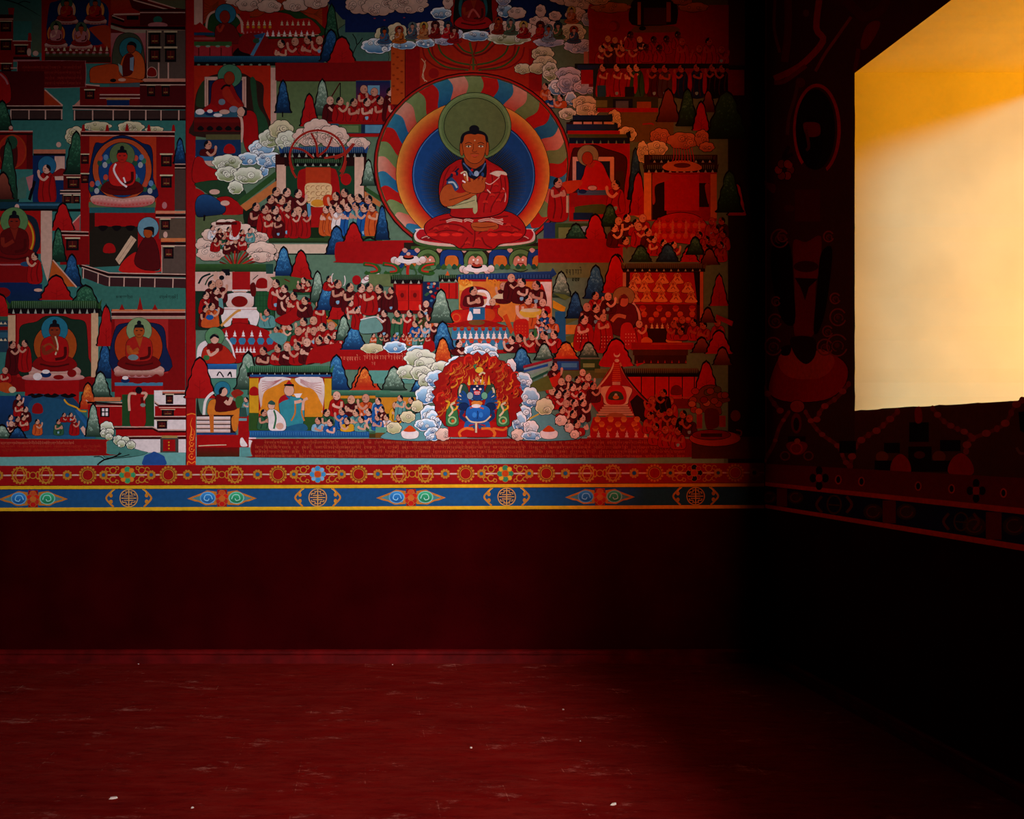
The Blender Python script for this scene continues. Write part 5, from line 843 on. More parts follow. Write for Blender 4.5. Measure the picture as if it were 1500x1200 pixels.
# fire deity
FD = N('flame_nimbus', 'wide red and orange flame nimbus around the blue deity'); P = []
for i in range(60):
    A = 2*pi*i/60; q = 1 + (.035 if i % 2 else -.02) + .02*sin(i*2.7); X = 745 + 318*q*cos(A); Y = 455 + 310*q*sin(A)
    P.append((X, min(Y, 752)))
prim(grow(P, 5), '3a0806'); prim(P, '84100c', '760a0a')
r(530, 640, 960, 752, '8e0c0c')
rs = random.Random(3)
for i in range(120):
    A = rs.uniform(pi*.86, pi*2.14); q = rs.uniform(.45, .99); X = 745 + 300*q*cos(A); Y = 460 + 290*q*sin(A); s = rs.uniform(18, 42)
    c = rs.choice(['9a140e', '98441a', '6a0808', 'b06c1c', '8a200e', '7a0c0a', '9a5018', '8a100c'])
    k([X - s, Y + s*.8, X - s*.2, Y + s*.5, X + s*.3, Y - s*.2, X, Y - s], rs.uniform(9, 18), c, True); k([X + s*.2, Y + s*.6, X + s*.7, Y, X + s*.5, Y - s*.7], rs.uniform(6, 12), rs.choice(['3a0a08', 'a0501c', '8a140e']), True)
for X, Y in ((580, 235), (960, 240), (1040, 400), (680, 180), (860, 190), (480, 450), (1020, 300)):
    k([X - 30, Y + 40, X - 25, Y - 10, X + 15, Y - 22, X + 22, Y + 6, X, Y + 8], 13, 'b02014', True)
for X in (560, 930): 
    N('small_beast', 'green and gold coiled figure', FD); b([X - 45, 640, X - 40, 560, X - 10, 520, X + 30, 545, X + 45, 620, X + 40, 665, X - 30, 672], '2c5a34', o=4); ring(X, 630, 26, 24, 11, '7a9a6a'); e(X + 5, 635, 12, 12, 'b0401c'); k([X - 25, 600, X + 5, 560, X - 10, 520, X + 20, 500], 14, 'C'); k([X + 5, 560, X + 35, 540, X + 35, 520], 12, 'b8861c'); k([X - 40, 545, X - 20, 500, X - 45, 490], 12, 'b8861c')
WD = N('blue_deity', 'fierce blue deity with many arms standing on a red base'); F(550, 490, .2)
e(640, 440, 40, 80, '243a2c', o=3); e(840, 440, 40, 80, '243a2c', o=3); k([630, 370, 615, 420, 625, 480], 14, 'C'); k([855, 390, 865, 430, 845, 480], 14, 'C')
for g_ in (-1, 1):
    for i in range(7): A = -1.1 + i*.32; k([742 + g_*60, 520, 742 + g_*(60 + 50*cos(A)), 500 + 60*sin(A), 742 + g_*(75 + 75*cos(A)), 500 + 95*sin(A)], 17, '16386c')
    e(742 + g_*98, 530, 36, 28, '0e1e44', o=3); k([742 + g_*98, 560, 742 + g_*120, 600, 742 + g_*70, 640], 26, '10264e'); e(742 + g_*30, 460, 24, 24, '3a6a90', o=3)
    k([742 + g_*20, 640, 742 + g_*70, 650, 742 + g_*80, 690], 34, '1c4880'); p([742 + g_*5, 655, 742 + g_*95, 690, 742 + g_*10, 690], '1c3c60')
    k([742 + g_*30, 690, 742 + g_*90, 690, 742 + g_*130, 720, 742 + g_*120, 750], 18, 'b8581c')
b([660, 600, 670, 540, 720, 520, 790, 520, 835, 550, 830, 610, 790, 640, 740, 650, 690, 635], '1c56a0', '123a78', o=4); k([745, 560, 748, 590, 742, 620], 6, '0c1e46'); e(722, 590, 16, 20, '2a66ac'); e(770, 590, 16, 20, '2a66ac'); k([660, 600, 700, 640, 790, 640, 840, 600], 11, 'C'); k([690, 540, 740, 530, 790, 545], 9, 'b0401c')
b([700, 500, 740, 485, 780, 500, 760, 530, 720, 530], 'b06a2c'); e(735, 525, 34, 14, 'W'); l([735, 650, 735, 720], 14, 'C')
e(742, 420, 52, 66, '1a3464', o=4); p([690, 380, 720, 350, 742, 375, 765, 350, 795, 380, 770, 420, 715, 420], '141c3c'); e(722, 402, 10, 8, 'W'); e(765, 402, 10, 8, 'W'); e(742, 380, 8, 6, 'W'); p([718, 418, 742, 408, 766, 418, 764, 440, 742, 446, 720, 440], 'a8120e'); l([722, 424, 762, 424], 6, 'W'); l([726, 437, 758, 437], 5, 'W')
for i in range(5): e(682 + i*29, 375 - 38*sin((i + .6)*pi/5.2), 11, 13, 'W', 'P', o=3)
for i in range(7): p([672 + i*24, 370, 684 + i*24, 300 - 14*(i % 2), 696 + i*24, 370], 'a8341a' if i % 2 else 'b8861c')
e(690, 450, 22, 26, '7a8a90', o=3); e(795, 450, 22, 26, '5a8a70', o=3); e(742, 330, 16, 18, 'b06a3a', o=3); e(757, 262, 30, 22, 'b8902c', o=3); k([757, 300, 780, 280, 800, 290], 12, 'C'); k([735, 255, 720, 230, 740, 225], 12, '2a5a40')
k([640, 700, 660, 690, 720, 700], 14, 'b8581c'); k([870, 730, 860, 690, 930, 700, 960, 680], 16, 'b8581c')
# ================= BORDERS ON THE BACK WALL ========================================
F(); SKEW = .0036
T('painted_border', 'red painted border with gold vajras and flowers, under the back wall paintings', 'painted border', 'B', (480, 712))
N('band'); r(-557, 682.4, 1119, 712, '7c080b'); 
N('gold_line', 'yellow line along the lower edge'); r(-557, 711.8, 1119, 717, 'b88a16'); l([-557, 711.6, 1119, 711.6], .8, '4a0406')
N('linking_cord', 'pale cord joining the ornaments'); r(-557, 695.4, 1119, 697.6, 'b08a80'); l([-557, 697.8, 1119, 697.8], .6, '5a2020')
Y0 = 696.5; GD = '98641c'
def flower(x, c1, c2, q=1, lab=None):
    N('flower_ornament', lab); 
    for i in range(8):
        A = i*pi/4
        if i % 2 == 0: e(x + 7.6*cos(A), Y0 + 8*sin(A), 4.2, 4.2, c1, o=.7, oc=GD)
        else: e(x + 8.6*cos(A), Y0 + 9*sin(A), 3.2, 3.2, c2, o=.6, oc=GD)
    e(x, Y0, 4.6, 4.4, 'a0340f', o=.8, oc=GD)
def scrolls(x):
    for sx in (-1, 1):
        N('scroll_ornament')
        for sy in (-1, 1): ring(x + sx*21, Y0 + sy*6.5, 4.6, 4.6, 1.6, GD, 0, 320); ring(x + sx*29, Y0 + sy*8, 3, 3, 1.3, GD, 60, 360); ring(x + sx*15, Y0 + sy*10, 2.4, 2.4, 1.2, GD)
def jewel(x, q=5.4):
    N('jewel_ornament')
    for i in range(10): e(x + q*1.15*cos(i*pi/5), Y0 + q*1.15*sin(i*pi/5), 1.7, 1.7, GD)
    e(x, Y0, q, q, GD); e(x, Y0, q*.74, q*.74, '7a3a10'); e(x, Y0, q*.58, q*.58, '1c4a6c')
def wheel(x):
    N('ring_ornament')
    for i in range(16): e(x + 11.6*cos(i*pi/8), Y0 + 11.4*sin(i*pi/8), 1.8, 1.8, GD)
    e(x, Y0, 10.4, 10.2, GD); ring(x, Y0, 9.2, 9, 1.1, '5a1c0c'); e(x, Y0, 7.4, 7.4, '800a0c')
def vajra(x):
    N('vajra_ornament')
    for g_ in (-1, 1):
        cx = x + g_*19
        for i in range(16): e(cx + 12*cos(i*pi/8), Y0 + 12*sin(i*pi/8), 1.6, 1.6, '9a601c')
        ring(cx, Y0, 10.5, 11, 1.8, GD); ring(cx, Y0, 6, 10.5, 1.4, GD); ring(cx, Y0, 8, 7, 1.1, '9a4a1c'); e(x + g_*7, Y0, 3.2, 6, GD); e(x + g_*7, Y0, 1.8, 4.4, '8a0c0e')
    e(x, Y0, 5.6, 5.2, GD); e(x, Y0, 4.2, 4, '740a0c')
PER = 276.5
for n_ in (-2, -1, 0, 1, 2, 3):
    x0 = 187 + n_*PER + (2 if n_ == 1 else 0)
    flower(x0, *[('2c7a50', 'b8641c'), ('2c70a0', '5a8ab0'), ('2c6a4c', 'b8861c'), ('101820', '8a1810'), ('2c7a50', 'b8641c')][n_], lab=['ornament with green petals', 'ornament with blue petals', 'ornament with dark green and gold petals', 'ornament with black petals', None][n_] if n_ >= 0 else None)
    scrolls(x0)
    for dx in (-35, 35): jewel(x0 + dx, 4.4)
    for dx in (-58, 60): wheel(x0 + dx)
    for dx in (-88, 88): jewel(x0 + dx, 5)
    vajra(x0 + PER/2)
T('painted_border', 'blue painted border with cloud scrolls and round signs, lowest on the back wall', 'painted border', 'B', (480, 748))
N('band'); r(-557, 717, 1119, 744.2, '123a66', '143c62')
N('gold_line', 'yellow line along the lower edge'); r(-557, 743.8, 1119, 749, 'b88a16'); l([-557, 717.2, 1119, 717.2], .7, '101418'); l([-557, 749.2, 1119, 749.2], .7, '140406')
Y1 = 730.5
def cloudscroll(x):
    N('cloud_scroll')
    for g_ in (-1, 1):
        c1, c2 = ('2a70b0', '0f3c70') if g_ < 0 else ('2c9466', '145a3c')
        p([x + g_*51, Y1 + 1, x + g_*38, Y1 - 4, x + g_*30, Y1 - 7, x + g_*22, Y1 - 11, x + g_*8, Y1 - 9, x + g_*8, Y1 + 10, x + g_*24, Y1 + 11, x + g_*34, Y1 + 6, x + g_*40, Y1 + 5], '9a5a1c')
        p([x + g_*44, Y1 + 1, x + g_*30, Y1 - 4, x + g_*12, Y1 - 6, x + g_*12, Y1 + 8, x + g_*30, Y1 + 5], '3a6870')
        e(x + g_*21, Y1, 11.5, 9, '6aa098' if g_ > 0 else '5486ac'); e(x + g_*21, Y1, 10, 7.8, c1, c2); k([x + g_*14, Y1 + 2, x + g_*17, Y1 - 4, x + g_*24, Y1 - 4, x + g_*26, Y1 + 2, x + g_*21, Y1 + 4, x + g_*19, Y1 + 1], 1.4, '7ab0a4' if g_ > 0 else '6aa0c4')
    r(x - 7, Y1 - 12, x + 7, Y1 + 13, '7a0a0c')
    for dx, dy, q, c in ((0, -7, 4.6, 'a0381a'), (-5, -2, 4, 'a8180f'), (5, -2, 4, 'a8180f'), (-4, 5, 4.6, '961e14'), (4, 5, 4.6, '961e14'), (0, 1, 4.2, 'a4501c'), (0, 9, 4, '9a100f')): e(x + dx, Y1 + dy, q, q*.9, c, o=.6, oc='8a5a20')
def longevity(x):
    N('round_sign'); g = 'a8783c'
    e(x, Y1, 13.6, 13.4, '0c2448'); ring(x, Y1, 12.8, 12.6, 1.5, g)
    l([x, Y1 - 12, x, Y1 + 12], 1.6, g); l([x - 11, Y1, x + 11, Y1], 1.5, g)
    for s_ in (-1, 1):
        l([x - 7, Y1 + s_*3.2, x + 7, Y1 + s_*3.2], 1.4, g); l([x - 5, Y1 + s_*9, x + 5, Y1 + s_*9], 1.2, g)
        for t_ in (-1, 1): l([x + t_*3.6, Y1 + s_*6, x + t_*9, Y1 + s_*6, x + t_*9, Y1 + s_*3.2], 1.3, g); l([x + t_*3.6, Y1 + s_*6, x + t_*3.6, Y1 + s_*8.6], 1.2, g)
    for t_ in (-1, 1):
        N('bracket_ornament'); k([x + t_*22, Y1 - 13, x + t_*27, Y1 - 8, x + t_*33, Y1, x + t_*27, Y1 + 8, x + t_*22, Y1 + 13], 2.6, 'a0641c'); k([x + t_*20, Y1 - 13, x + t_*25, Y1 - 9, x + t_*27, Y1 - 4], 1.2, 'b88a2c'); e(x + t_*26, Y1 - 4, 2.6, 3, 'a0641c'); e(x + t_*26, Y1 + 5, 2.6, 3, 'a0641c')
for n_ in range(-2, 4):
    x0 = 49 + n_*276.5
    cloudscroll(x0); longevity(x0 + 140)
SKEW = 0
# ================= RIGHT WALL, its red-tinted shade mixed into the paint colours =======================================================
T('mural', 'dim painting around the bright window, with a standing figure and looping garlands', 'mural', 'R', (1180, 700))
N('painted_ground'); F()
# window opening in survey units: near-side left x=1252; top line and sill line run towards (VX,VY)
def yl(x, y0, x0): return VY + (y0 - VY) * (x - VX) / (x0 - VX)
XE = 1640
yb = lambda x: yl(x, 708, 1131)
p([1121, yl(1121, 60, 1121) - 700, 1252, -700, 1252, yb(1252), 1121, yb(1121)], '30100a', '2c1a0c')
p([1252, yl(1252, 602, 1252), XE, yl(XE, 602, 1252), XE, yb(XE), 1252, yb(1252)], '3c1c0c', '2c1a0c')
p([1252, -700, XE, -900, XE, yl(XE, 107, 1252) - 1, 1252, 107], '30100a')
N('painted_edge'); r(1122, -700, 1133, yb(1127), '2c0606'); l([1110 + 12, -600, 1122, 700], 1.5, '5a1008')
F(1090, 0, .275)
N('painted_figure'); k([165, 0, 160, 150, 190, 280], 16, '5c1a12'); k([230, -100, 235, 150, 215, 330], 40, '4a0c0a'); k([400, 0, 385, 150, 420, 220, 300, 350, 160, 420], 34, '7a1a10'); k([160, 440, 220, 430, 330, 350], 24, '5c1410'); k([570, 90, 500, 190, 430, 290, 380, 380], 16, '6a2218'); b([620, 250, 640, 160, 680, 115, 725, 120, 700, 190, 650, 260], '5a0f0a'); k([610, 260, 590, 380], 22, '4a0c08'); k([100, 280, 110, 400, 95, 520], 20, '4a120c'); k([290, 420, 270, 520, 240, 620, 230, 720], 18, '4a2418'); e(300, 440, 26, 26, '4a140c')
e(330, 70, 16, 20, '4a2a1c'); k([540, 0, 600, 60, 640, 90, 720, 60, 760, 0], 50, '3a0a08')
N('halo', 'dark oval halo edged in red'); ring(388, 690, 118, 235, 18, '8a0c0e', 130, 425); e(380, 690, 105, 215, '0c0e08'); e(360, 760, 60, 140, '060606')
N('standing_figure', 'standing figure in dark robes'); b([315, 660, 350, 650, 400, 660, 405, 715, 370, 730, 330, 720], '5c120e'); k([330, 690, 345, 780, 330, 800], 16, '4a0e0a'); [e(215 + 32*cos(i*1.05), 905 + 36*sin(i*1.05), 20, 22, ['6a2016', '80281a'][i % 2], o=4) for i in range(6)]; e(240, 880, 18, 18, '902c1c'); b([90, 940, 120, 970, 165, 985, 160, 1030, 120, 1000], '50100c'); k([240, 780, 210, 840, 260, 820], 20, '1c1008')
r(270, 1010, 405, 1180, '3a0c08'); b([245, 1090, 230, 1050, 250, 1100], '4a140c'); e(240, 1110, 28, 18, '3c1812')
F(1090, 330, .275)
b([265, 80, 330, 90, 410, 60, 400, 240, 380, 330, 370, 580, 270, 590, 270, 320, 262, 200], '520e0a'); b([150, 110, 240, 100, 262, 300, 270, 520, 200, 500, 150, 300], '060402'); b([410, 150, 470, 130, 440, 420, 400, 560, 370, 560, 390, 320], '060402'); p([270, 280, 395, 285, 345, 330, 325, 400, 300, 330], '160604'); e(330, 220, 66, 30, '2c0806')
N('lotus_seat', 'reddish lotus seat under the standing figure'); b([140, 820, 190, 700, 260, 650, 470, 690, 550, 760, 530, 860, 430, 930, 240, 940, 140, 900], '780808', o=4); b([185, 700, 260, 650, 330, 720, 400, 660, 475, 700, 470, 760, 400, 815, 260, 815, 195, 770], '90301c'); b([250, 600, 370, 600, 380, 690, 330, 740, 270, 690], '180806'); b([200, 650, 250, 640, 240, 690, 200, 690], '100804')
for X, Y, q in ((190, 70, 45), (450, 60, 26), (170, 405, 22), (165, 510, 34), (485, 390, 26), (500, 490, 42), (155, 645, 44), (495, 640, 54), (430, 650, 40), (445, 565, 26), (205, 60, 26)):
    N('painted_scroll'); ring(X, Y, q, q*1.05, 8, '6a241a', 20, 330); ring(X + 3, Y + 4, q*.55, q*.5, 6, '5a1c14', 100, 400); e(X, Y, q*.25, q*.25, '4a120c')
F(1090, 560, .2733)
N('painted_garland', 'looping garlands of pale pink beads')
def garl(f, q=20):
    P = smooth(pr(f), 5, False); strip(P, 20, '5a1c14')
    for i, (x, y) in enumerate(P):
        if i % 3 == 0: e(x, y, q*(1 if i % 2 else .65), q*.8, '7a2c22' if i % 2 else '6a2018')
garl([95, 10, 150, 100, 200, 160]); garl([240, 160, 190, 240, 160, 330, 110, 420], 13); garl([560, 10, 500, 80, 420, 140, 390, 200]); garl([330, 160, 380, 240, 430, 290, 500, 340, 540, 420, 565, 455], 17); garl([570, 450, 590, 360, 640, 300, 710, 260, 770, 210, 830, 150], 22); garl([1010, 140, 1060, 200, 1120, 240, 1180, 265, 1230, 300]); garl([1190, 370, 1210, 310, 1320, 265, 1400, 220, 1450, 130, 1500, 90, 1560, 60], 24); e(285, 130, 38, 32, '80301e', o=3)
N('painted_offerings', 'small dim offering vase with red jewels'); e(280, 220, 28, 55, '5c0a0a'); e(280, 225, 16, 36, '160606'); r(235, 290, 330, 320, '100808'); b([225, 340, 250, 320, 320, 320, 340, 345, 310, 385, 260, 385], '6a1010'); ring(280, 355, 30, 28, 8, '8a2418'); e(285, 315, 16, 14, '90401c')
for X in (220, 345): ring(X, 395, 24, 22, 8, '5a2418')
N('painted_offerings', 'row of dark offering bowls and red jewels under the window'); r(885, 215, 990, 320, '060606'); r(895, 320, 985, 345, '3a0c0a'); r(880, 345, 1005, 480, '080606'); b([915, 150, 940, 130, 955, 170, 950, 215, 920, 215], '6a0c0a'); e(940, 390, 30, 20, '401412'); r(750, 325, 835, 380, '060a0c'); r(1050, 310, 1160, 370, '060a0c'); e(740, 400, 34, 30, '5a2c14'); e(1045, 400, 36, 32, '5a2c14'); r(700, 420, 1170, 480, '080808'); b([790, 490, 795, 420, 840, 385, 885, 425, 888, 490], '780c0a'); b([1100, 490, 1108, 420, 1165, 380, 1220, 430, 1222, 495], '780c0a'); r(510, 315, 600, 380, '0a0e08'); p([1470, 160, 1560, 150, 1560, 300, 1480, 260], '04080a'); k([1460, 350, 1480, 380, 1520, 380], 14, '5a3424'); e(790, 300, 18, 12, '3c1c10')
F()
T('painted_border', 'dark red painted border with black flowers, under the right wall painting', 'painted border', 'R', (1300, 735))
N('band')
def rb(ya, yb_, c, x1=XE): p([1121, yl(1121, ya, 1131), x1, yl(x1, ya, 1131), x1, yl(x1, yb_, 1131), 1121, yl(1121, yb_, 1131)], c)
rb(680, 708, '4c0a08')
N('gold_line', 'gold line reddened as in shade, along the lower edge'); rb(707.4, 713, '8a240c')
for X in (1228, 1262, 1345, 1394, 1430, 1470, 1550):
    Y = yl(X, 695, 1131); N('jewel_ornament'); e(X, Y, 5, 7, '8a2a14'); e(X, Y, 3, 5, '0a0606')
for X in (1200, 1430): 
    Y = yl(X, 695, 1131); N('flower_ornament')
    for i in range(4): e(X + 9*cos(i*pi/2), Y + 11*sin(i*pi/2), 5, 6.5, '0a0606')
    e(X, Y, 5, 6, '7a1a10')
T('painted_border', 'blue painted border blackened as in shade, with dull cloud scrolls, low on the right wall', 'painted border', 'R', (1300, 790))
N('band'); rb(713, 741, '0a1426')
N('gold_line', 'gold line reddened as in shade, along the lower edge'); rb(740.4, 746, '8a240c')
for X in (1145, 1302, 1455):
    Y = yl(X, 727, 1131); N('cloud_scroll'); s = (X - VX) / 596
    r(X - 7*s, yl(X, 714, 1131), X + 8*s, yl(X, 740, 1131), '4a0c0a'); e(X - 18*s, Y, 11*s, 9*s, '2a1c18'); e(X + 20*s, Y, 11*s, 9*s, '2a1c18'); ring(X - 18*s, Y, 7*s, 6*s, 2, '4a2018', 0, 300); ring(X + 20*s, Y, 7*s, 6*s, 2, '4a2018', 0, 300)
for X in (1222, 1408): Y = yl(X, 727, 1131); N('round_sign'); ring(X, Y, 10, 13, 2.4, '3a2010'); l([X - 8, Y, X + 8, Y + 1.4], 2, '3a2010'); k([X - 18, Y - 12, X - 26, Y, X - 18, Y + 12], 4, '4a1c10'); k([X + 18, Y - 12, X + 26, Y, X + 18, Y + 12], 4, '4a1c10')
# ================= BUILD THE PAINTED MESHES ==========================================
ZC = 5.8
def wall_point(plane, x, y, n):
    if plane == 'B':
        return (x - VX) / S, -STEP * n, (VY - y) / S + EYE
    d = D * (1120 - VX) / (x - VX)
    return XR - STEP * n, d - D, min(ZC - .02, (VY - y) * d / FOC + EYE)
def mesh_of(name, prims, plane, off):
    V, Fc, C = [], [], []
    for q, cols, n in prims:
        i0 = len(V)
        for (x, y) in q:
            a, b_, c = wall_point(plane, x, y, n); V.append((a - off[0], b_ - off[1], c - off[2]))
        idx = list(range(i0, len(V)))
        A = sum(q[i-1][0]*q[i][1] - q[i][0]*q[i-1][1] for i in range(len(q)))
        if A < 0: Fc.append(idx); C += cols
        else: Fc.append(idx[::-1]); C += cols[::-1]
    me = bpy.data.meshes.new(name); me.from_pydata(V, [], Fc)
    at = me.color_attributes.new('Col', 'FLOAT_COLOR', 'CORNER')
    g_ = 1 if plane == 'B' else 2.8  # right wall paint lightened to stand in for bounced light
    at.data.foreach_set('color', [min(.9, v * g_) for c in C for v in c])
    me.materials.append(PAINT); me.update()
    return me
CAP = 96
npr = 0
for t in THINGS:
    root = bpy.data.objects.new(t.name, None); COL.objects.link(root); root.empty_display_size = .1
    root.location = wall_point(t.plane, t.base[0], t.base[1], 0); off = tuple(root.location)
    root['label'] = t.label; root['category'] = t.cat
    if t.group: root['group'] = t.group
    keep = {id(q.parent) for q in t.parts if q.prims and q.parent}
    t.parts = [q for q in t.parts if q.prims or id(q) in keep]
    by = {}
    for q in t.parts: by.setdefault(q.name, []).append(q)
    drop = set(); extra = []
    for nm, L in by.items():
        if len(L) > CAP:
            L = sorted(L, key=lambda q: -q.area()); m = Part(nm, None, None, True)
            for q in L[CAP:]: m.prims += q.prims; drop.add(id(q))
            extra.append(m)
    objs = {}
    for q in t.parts + extra:
        if id(q) in drop: continue
        me = mesh_of(q.name, q.prims, t.plane, off); o = bpy.data.objects.new(q.name, me); COL.objects.link(o)
        npr += len(q.prims)
        o.parent = objs[id(q.parent)] if q.parent is not None else root
        if q.label: o['label'] = q.label
        if q.stuff: o['kind'] = 'stuff'
        objs[id(q)] = o
print('PAINT', npr, 'coats', max(LAY['B'].values()), max(LAY['R'].values()), 'parts', sum(len(t.parts) for t in THINGS))

# ================= THE ROOM =============================================================
def mesh_obj(name, V, Fc, m, parent=None, kind=None):
    me = bpy.data.meshes.new(name); me.from_pydata(V, [], Fc); me.materials.append(m); me.update()
    o = bpy.data.objects.new(name, me); COL.objects.link(o)
    if parent: o.parent = parent
    if kind: o['kind'] = kind
    return o
def boxes(L):
    V, Fc = [], []
    for x0, y0, z0, x1, y1, z1 in L:
        i = len(V); V += [(x0,y0,z0),(x1,y0,z0),(x1,y1,z0),(x0,y1,z0),(x0,y0,z1),(x1,y0,z1),(x1,y1,z1),(x0,y1,z1)]
        Fc += [[i,i+3,i+2,i+1],[i+4,i+5,i+6,i+7],[i,i+1,i+5,i+4],[i+1,i+2,i+6,i+5],[i+2,i+3,i+7,i+6],[i+3,i,i+4,i+7]]
    return V, Fc
DADO = mat_plain('dark_red_wall_paint', (.021, .00025, .0006), .8, 3, .75, 1.2, .0)
CEIL = mat_plain('dark_ceiling', (.02, .006, .004), .9)
BASE = mat_plain('baseboard_red', (.07, .0012, .0015), .5, 8, .6, 1.4, .05)
PLAS = mat_plain('yellow_plaster', (.86, .73, .44), .85, 2.2, .9, 1.06, .1, .25)
WOOD = mat_plain('window_wood', (.12, .05, .02), .6)
# floor paint: dark red, worn streaks, pale scuffs, faint board seams
FLO, nt, bs = newmat('worn_red_floor')
geo = nt.nodes.new('ShaderNodeNewGeometry')
def tex(scale, vec, detail=6, rough=.6):
    mp = nt.nodes.new('ShaderNodeMapping'); mp.inputs['Scale'].default_value = vec; nt.links.new(geo.outputs['Position'], mp.inputs[0])
    n_ = nt.nodes.new('ShaderNodeTexNoise'); n_.inputs['Scale'].default_value = scale; n_.inputs['Detail'].default_value = detail; n_.inputs['Roughness'].default_value = rough
    nt.links.new(mp.outputs[0], n_.inputs['Vector']); return n_.outputs['Fac'], mp
def ramp(src, a, b_):
    m = nt.nodes.new('ShaderNodeMapRange'); m.inputs[1].default_value = a; m.inputs[2].default_value = b_; nt.links.new(src, m.inputs[0]); return m.outputs[0]
def mix(f, a, b_, mode='MIX'):
    m = nt.nodes.new('ShaderNodeMix'); m.data_type = 'RGBA'; m.blend_type = mode
    for s_, i in ((f, 0), (a, 6), (b_, 7)):
        if isinstance(s_, (float, tuple)): m.inputs[i].default_value = s_
        else: nt.links.new(s_, m.inputs[i])
    return m.outputs[2]
n1, _ = tex(2.2, (.6, 1.2, 1)); n2, _ = tex(5, (.5, 2.2, 1), 11, .8); n3, _ = tex(3.0, (.8, 1.9, 1), 12, .78); n4, _ = tex(14, (.5, 1.8, 1), 9, .85)
c = mix(ramp(n1, .3, .7), (.11, .0034, .0032, 1), (.18, .005, .004, 1))
c = mix(ramp(n2, .42, .75), c, (.2, .018, .013, 1))
c = mix(ramp(n4, .5, .3), c, (.06, .003, .003, 1))
mul = nt.nodes.new('ShaderNodeMath'); mul.operation = 'MULTIPLY'; nt.links.new(ramp(n3, .57, .7), mul.inputs[0]); nt.links.new(ramp(n4, .42, .6), mul.inputs[1])
c = mix(mul.outputs[0], c, (.5, .19, .15, 1))
br = nt.nodes.new('ShaderNodeTexBrick'); br.inputs['Scale'].default_value = 1; br.inputs['Brick Width'].default_value = 2.4; br.inputs['Row Height'].default_value = .31; br.inputs['Mortar Size'].default_value = .003
br.inputs['Color1'].default_value = (0, 0, 0, 1); br.inputs['Color2'].default_value = (0, 0, 0, 1); br.inputs['Mortar'].default_value = (1, 1, 1, 1)
mpb = nt.nodes.new('ShaderNodeMapping'); mpb.inputs['Rotation'].default_value = (0, 0, pi/2); nt.links.new(geo.outputs['Position'], mpb.inputs[0]); nt.links.new(mpb.outputs[0], br.inputs['Vector'])
mu2 = nt.nodes.new('ShaderNodeMath'); mu2.operation = 'MULTIPLY'; nt.links.new(br.outputs['Color'], mu2.inputs[0]); nt.links.new(ramp(n3, .54, .66), mu2.inputs[1])
c = mix(mu2.outputs[0], c, (.36, .11, .08, 1))
nt.links.new(c, bs.inputs['Base Color'])
rr = nt.nodes.new('ShaderNodeMapRange'); rr.inputs[3].default_value = .55; rr.inputs[4].default_value = .8; nt.links.new(n2, rr.inputs[0]); nt.links.new(rr.outputs[0], bs.inputs['Roughness'])
bs.inputs['Specular IOR Level'].default_value = .0
bp = nt.nodes.new('ShaderNodeBump'); bp.inputs['Strength'].default_value = .2; bp.inputs['Distance'].default_value = .01; nt.links.new(n2, bp.inputs['Height']); nt.links.new(bp.outputs[0], bs.inputs['Normal'])

mesh_obj('floor', [(XL, YF, 0), (XR, YF, 0), (XR, 0, 0), (XL, 0, 0)], [[0, 1, 2, 3]], FLO, None, 'structure')
mesh_obj('ceiling', [(XL, YF, ZC), (XR, YF, ZC), (XR, 0, ZC), (XL, 0, ZC)], [[3, 2, 1, 0]], CEIL, None, 'structure')
mesh_obj('wall_back', [(XL, 0, 0), (XR, 0, 0), (XR, 0, ZC), (XL, 0, ZC)], [[0, 1, 2, 3]], DADO, None, 'structure')
mesh_obj('wall_left', [(XL, YF, 0), (XL, 0, 0), (XL, 0, ZC), (XL, YF, ZC)], [[0, 1, 2, 3]], DADO, None, 'structure')
OX0, OX1, OZ = -4.6, 1.5, 5.0      # wide doorway behind the camera that lets the daylight in
mesh_obj('wall_front', [(XL, YF, 0), (OX0, YF, 0), (OX0, YF, OZ), (OX1, YF, OZ), (OX1, YF, 0), (XR + .4, YF, 0), (XR + .4, YF, ZC), (XL, YF, ZC)], [[7, 6, 3, 2], [7, 2, 1, 0], [3, 6, 5, 4]], DADO, None, 'structure')
dj = D * 585 / (1252 - VX); WY0 = dj - D; WY1 = WY0 - 1.5; sj = FOC / dj
WZ0 = (VY - 602) / sj + EYE; WZ1 = (VY - 106) / sj + EYE; XO = XR + 1.16
# the wall edge at the opening is hand plastered: slightly wavy
def edge(a, b_, n, fixed, axis):
    rs2 = random.Random(int(fixed*1000)); out = []
    for i in range(n + 1):
        w = 0 if i in (0, n) else rs2.uniform(-.004, .004)
        t = a + (b_ - a) * i / n; out.append((XR, t, fixed + w) if axis == 'y' else (XR, fixed + w, t))
    return out
hole = edge(WY0, WY1, 24, WZ0, 'y')[:-1] + edge(WZ0, WZ1, 24, WY1, 'z')[:-1] + edge(WY1, WY0, 24, WZ1, 'y')[:-1] + edge(WZ1, WZ0, 24, WY0, 'z')[:-1]
# painted wall: four pieces around the hole share the wavy edge
V = [(XR, 0, 0), (XR, YF, 0), (XR, YF, ZC), (XR, 0, ZC)] + hole
H = 4
def rng(a, b_): return [H + (i % 96) for i in range(a, b_ + 1)]
Fc = [[0, 1] + rng(0, 24)[::-1], [1, 2] + rng(24, 48)[::-1], [2, 3] + rng(48, 72)[::-1], [3, 0] + rng(72, 96)[::-1]]
wr = mesh_obj('wall_right', V, Fc, DADO, None, 'structure')
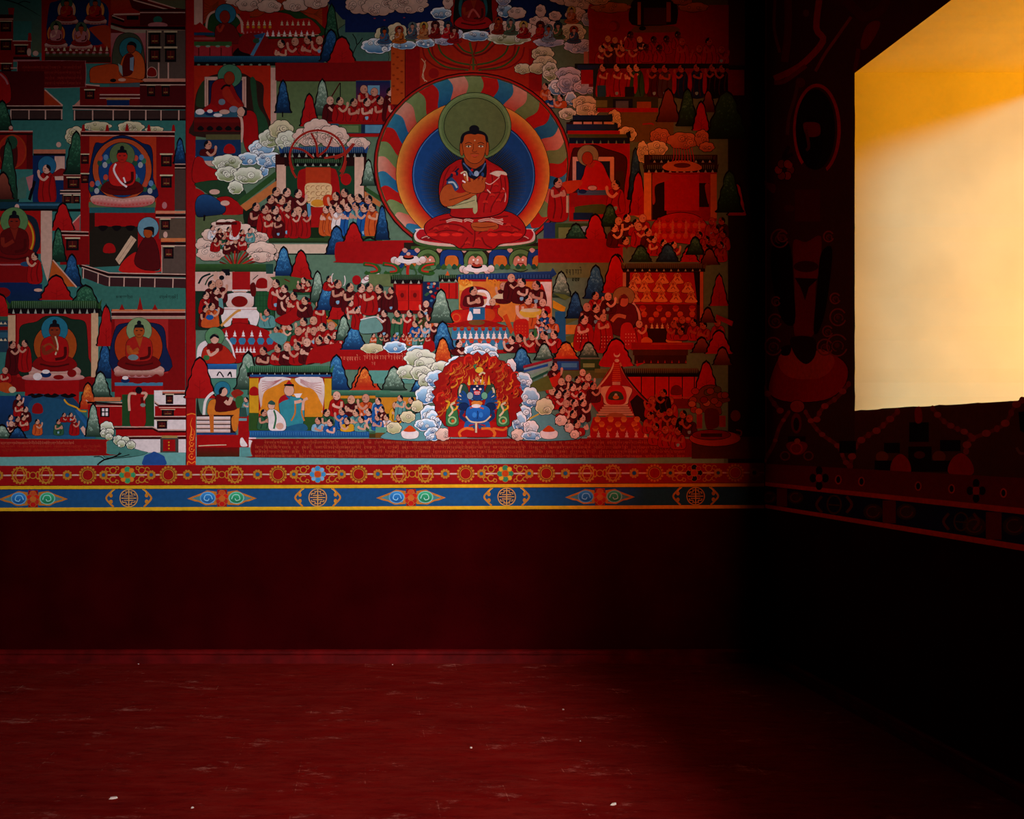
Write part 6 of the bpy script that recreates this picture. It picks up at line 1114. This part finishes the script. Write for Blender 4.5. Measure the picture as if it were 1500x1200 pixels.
# window recess
V = hole + [(XO, y if abs(y - WY0) < .01 or True else y, z) for (_, y, z) in hole]
Fc = [[i, (i + 1) % 96, 96 + (i + 1) % 96, 96 + i] for i in range(96)]
w1 = mesh_obj('window_1', V, Fc, PLAS, None, 'structure')
ft = .06; ym = (WY0 + WY1) / 2; zm = WZ0 + (WZ1 - WZ0) * .68
mesh_obj('window_frame', *boxes([(XO - .05, WY1, WZ0, XO, WY0, WZ0 + ft), (XO - .05, WY1, WZ1 - ft, XO, WY0, WZ1), (XO - .05, WY1, WZ0 + ft, XO, WY1 + ft, WZ1 - ft), (XO - .05, WY0 - ft, WZ0 + ft, XO, WY0, WZ1 - ft)]), WOOD, w1)
# baseboards: a round topped lip over a set back board
def skirting(name, length, place):
    prof = [(0, 0), (.008, 0), (.008, .03), (.02, .032), (.02, .06), (.014, .064), (.022, .072), (.022, .088), (.012, .098), (0, .1)]
    V = [place(0, d_, z) for d_, z in prof] + [place(length, d_, z) for d_, z in prof]; n = len(prof)
    Fc = [[i, i + 1, n + i + 1, n + i] for i in range(n - 1)]
    o = mesh_obj(name, V, Fc, BASE, None, 'structure')
skirting('baseboard_back', XR - XL, lambda t, d_, z: (XL + t, -d_, z))
skirting('baseboard_right', -YF, lambda t, d_, z: (XR - d_, -t, z))
# flakes of paint and grit lying on the floor
CHIP = mat_plain('pale_chip', (.55, .42, .36), .8)
def floor_at(x, y):
    d = FOC * EYE / (y - VY); return (x - VX) * d / FOC, d - D
for x, y, q, lab in ((690, 1096, .010, 'largest pale chip, near the middle of the red floor'), (166, 1170, .013, 'pale sliver on the red floor near the lower left corner'), (825, 1040, .009, 'pale chip on the red floor towards the shadow edge'), (899, 1179, .012, 'pale sliver low on the floor inside the shadow edge'),
                     (282, 1184, .009, 'dark rimmed crumb at the bottom of the floor, left of centre'), (203, 973, .007, 'tiny white crumb at the foot of the baseboard, on the left'), (575, 974, .006, 'tiny white crumb at the foot of the baseboard, near the middle'), (850, 1086, .006, 'small pale crumb behind the shadow edge, right of the largest chip')):
    X, Y = floor_at(x, y); rs = random.Random(x); n = 7; V = []
    el = 2.6 if 'sliver' in lab else 1.3; an = rs.uniform(.1, .6)
    for z in (0, 1):
        for i in range(n):
            A = 2*pi*i/n; m = q * .62 * rs.uniform(.7, 1.1) * (1 - .25*z); a, b_ = m*el*cos(A), m*sin(A)
            V.append((a*cos(an) - b_*sin(an), a*sin(an) + b_*cos(an), z * q * .5))
    Fc = [list(range(n))[::-1], list(range(n, 2*n))] + [[i, (i+1) % n, n + (i+1) % n, n + i] for i in range(n)]
    o = mesh_obj('paint_chip', V, Fc, CHIP); o.location = (X, Y, .0002); o['label'] = lab; o['category'] = 'paint chip'; o['group'] = 'chips and crumbs on the floor'

# ================= LIGHT AND CAMERA =========================================================
def lamp(name, kind, loc, target, energy, col, **kw):
    ld = bpy.data.lights.new(name, kind); ld.energy = energy; ld.color = col
    for a, v in kw.items(): setattr(ld, a, v)
    o = bpy.data.objects.new(name, ld); COL.objects.link(o); o.location = loc
    dv = Vector(target) - Vector(loc); o.rotation_euler = dv.to_track_quat('-Z', 'Y').to_euler(); return o
lamp('daylight', 'AREA', (1.95, -16.5, 5.5), (.8, 0, 0.4), 160, (.97, .97, 1), shape='RECTANGLE', size=1.5, size_y=4.2, spread=math.radians(41))
lamp('red_fill', 'AREA', (.62, -16.5, 5.0), (3.2, 0, 2.6), 44, (1, .17, .05), shape='RECTANGLE', size=1.9, size_y=3.6, spread=math.radians(17))  # added red lamp, stands in for warm bounce along the shadow edge
lamp('floor_fill', 'SPOT', (1.6, -9.5, 4.6), (.8, -2.1, 0), 980, (1, .5, .38), spot_size=math.radians(32), spot_blend=1, shadow_soft_size=.35)  # added spot, there only to brighten the floor
lamp('window_sun', 'SPOT', (XO + 4.0, WY1 - 4.9, WZ1 + 1.35), (XR + .8, WY0, WZ0 + .45), 1080, (.0, 1.0, 1.6), spot_size=math.radians(24), spot_blend=.5, shadow_soft_size=.75)
lamp('window_sky', 'AREA', (XO + .25, (WY0 + WY1)/2 - .4, (WZ0 + WZ1)/2 - .2), (XR, WY0, WZ0 + 1.2), 38, (1, .42, .003), shape='RECTANGLE', size=1.4, size_y=1.8)

w = bpy.data.worlds.new('world'); bpy.context.scene.world = w; w.use_nodes = True
w.node_tree.nodes['Background'].inputs[0].default_value = (.9, .8, .6, 1); w.node_tree.nodes['Background'].inputs[1].default_value = .0
cd = bpy.data.cameras.new('camera'); cam = bpy.data.objects.new('camera', cd); COL.objects.link(cam)
cam.location = (0, -D, EYE); cam.rotation_euler = (pi/2, 0, 0)
cd.sensor_fit = 'HORIZONTAL'; cd.sensor_width = 36; cd.lens = 36 * FOC / 1500
cd.shift_x = (750 - VX) / 1500; cd.shift_y = (VY - 600) / 1500
cd.clip_start = .05; cd.clip_end = 100
sc = bpy.context.scene; sc.camera = cam
sc.view_settings.view_transform = 'Standard'; sc.view_settings.look = 'None'; sc.view_settings.exposure = 0; sc.view_settings.gamma = 1
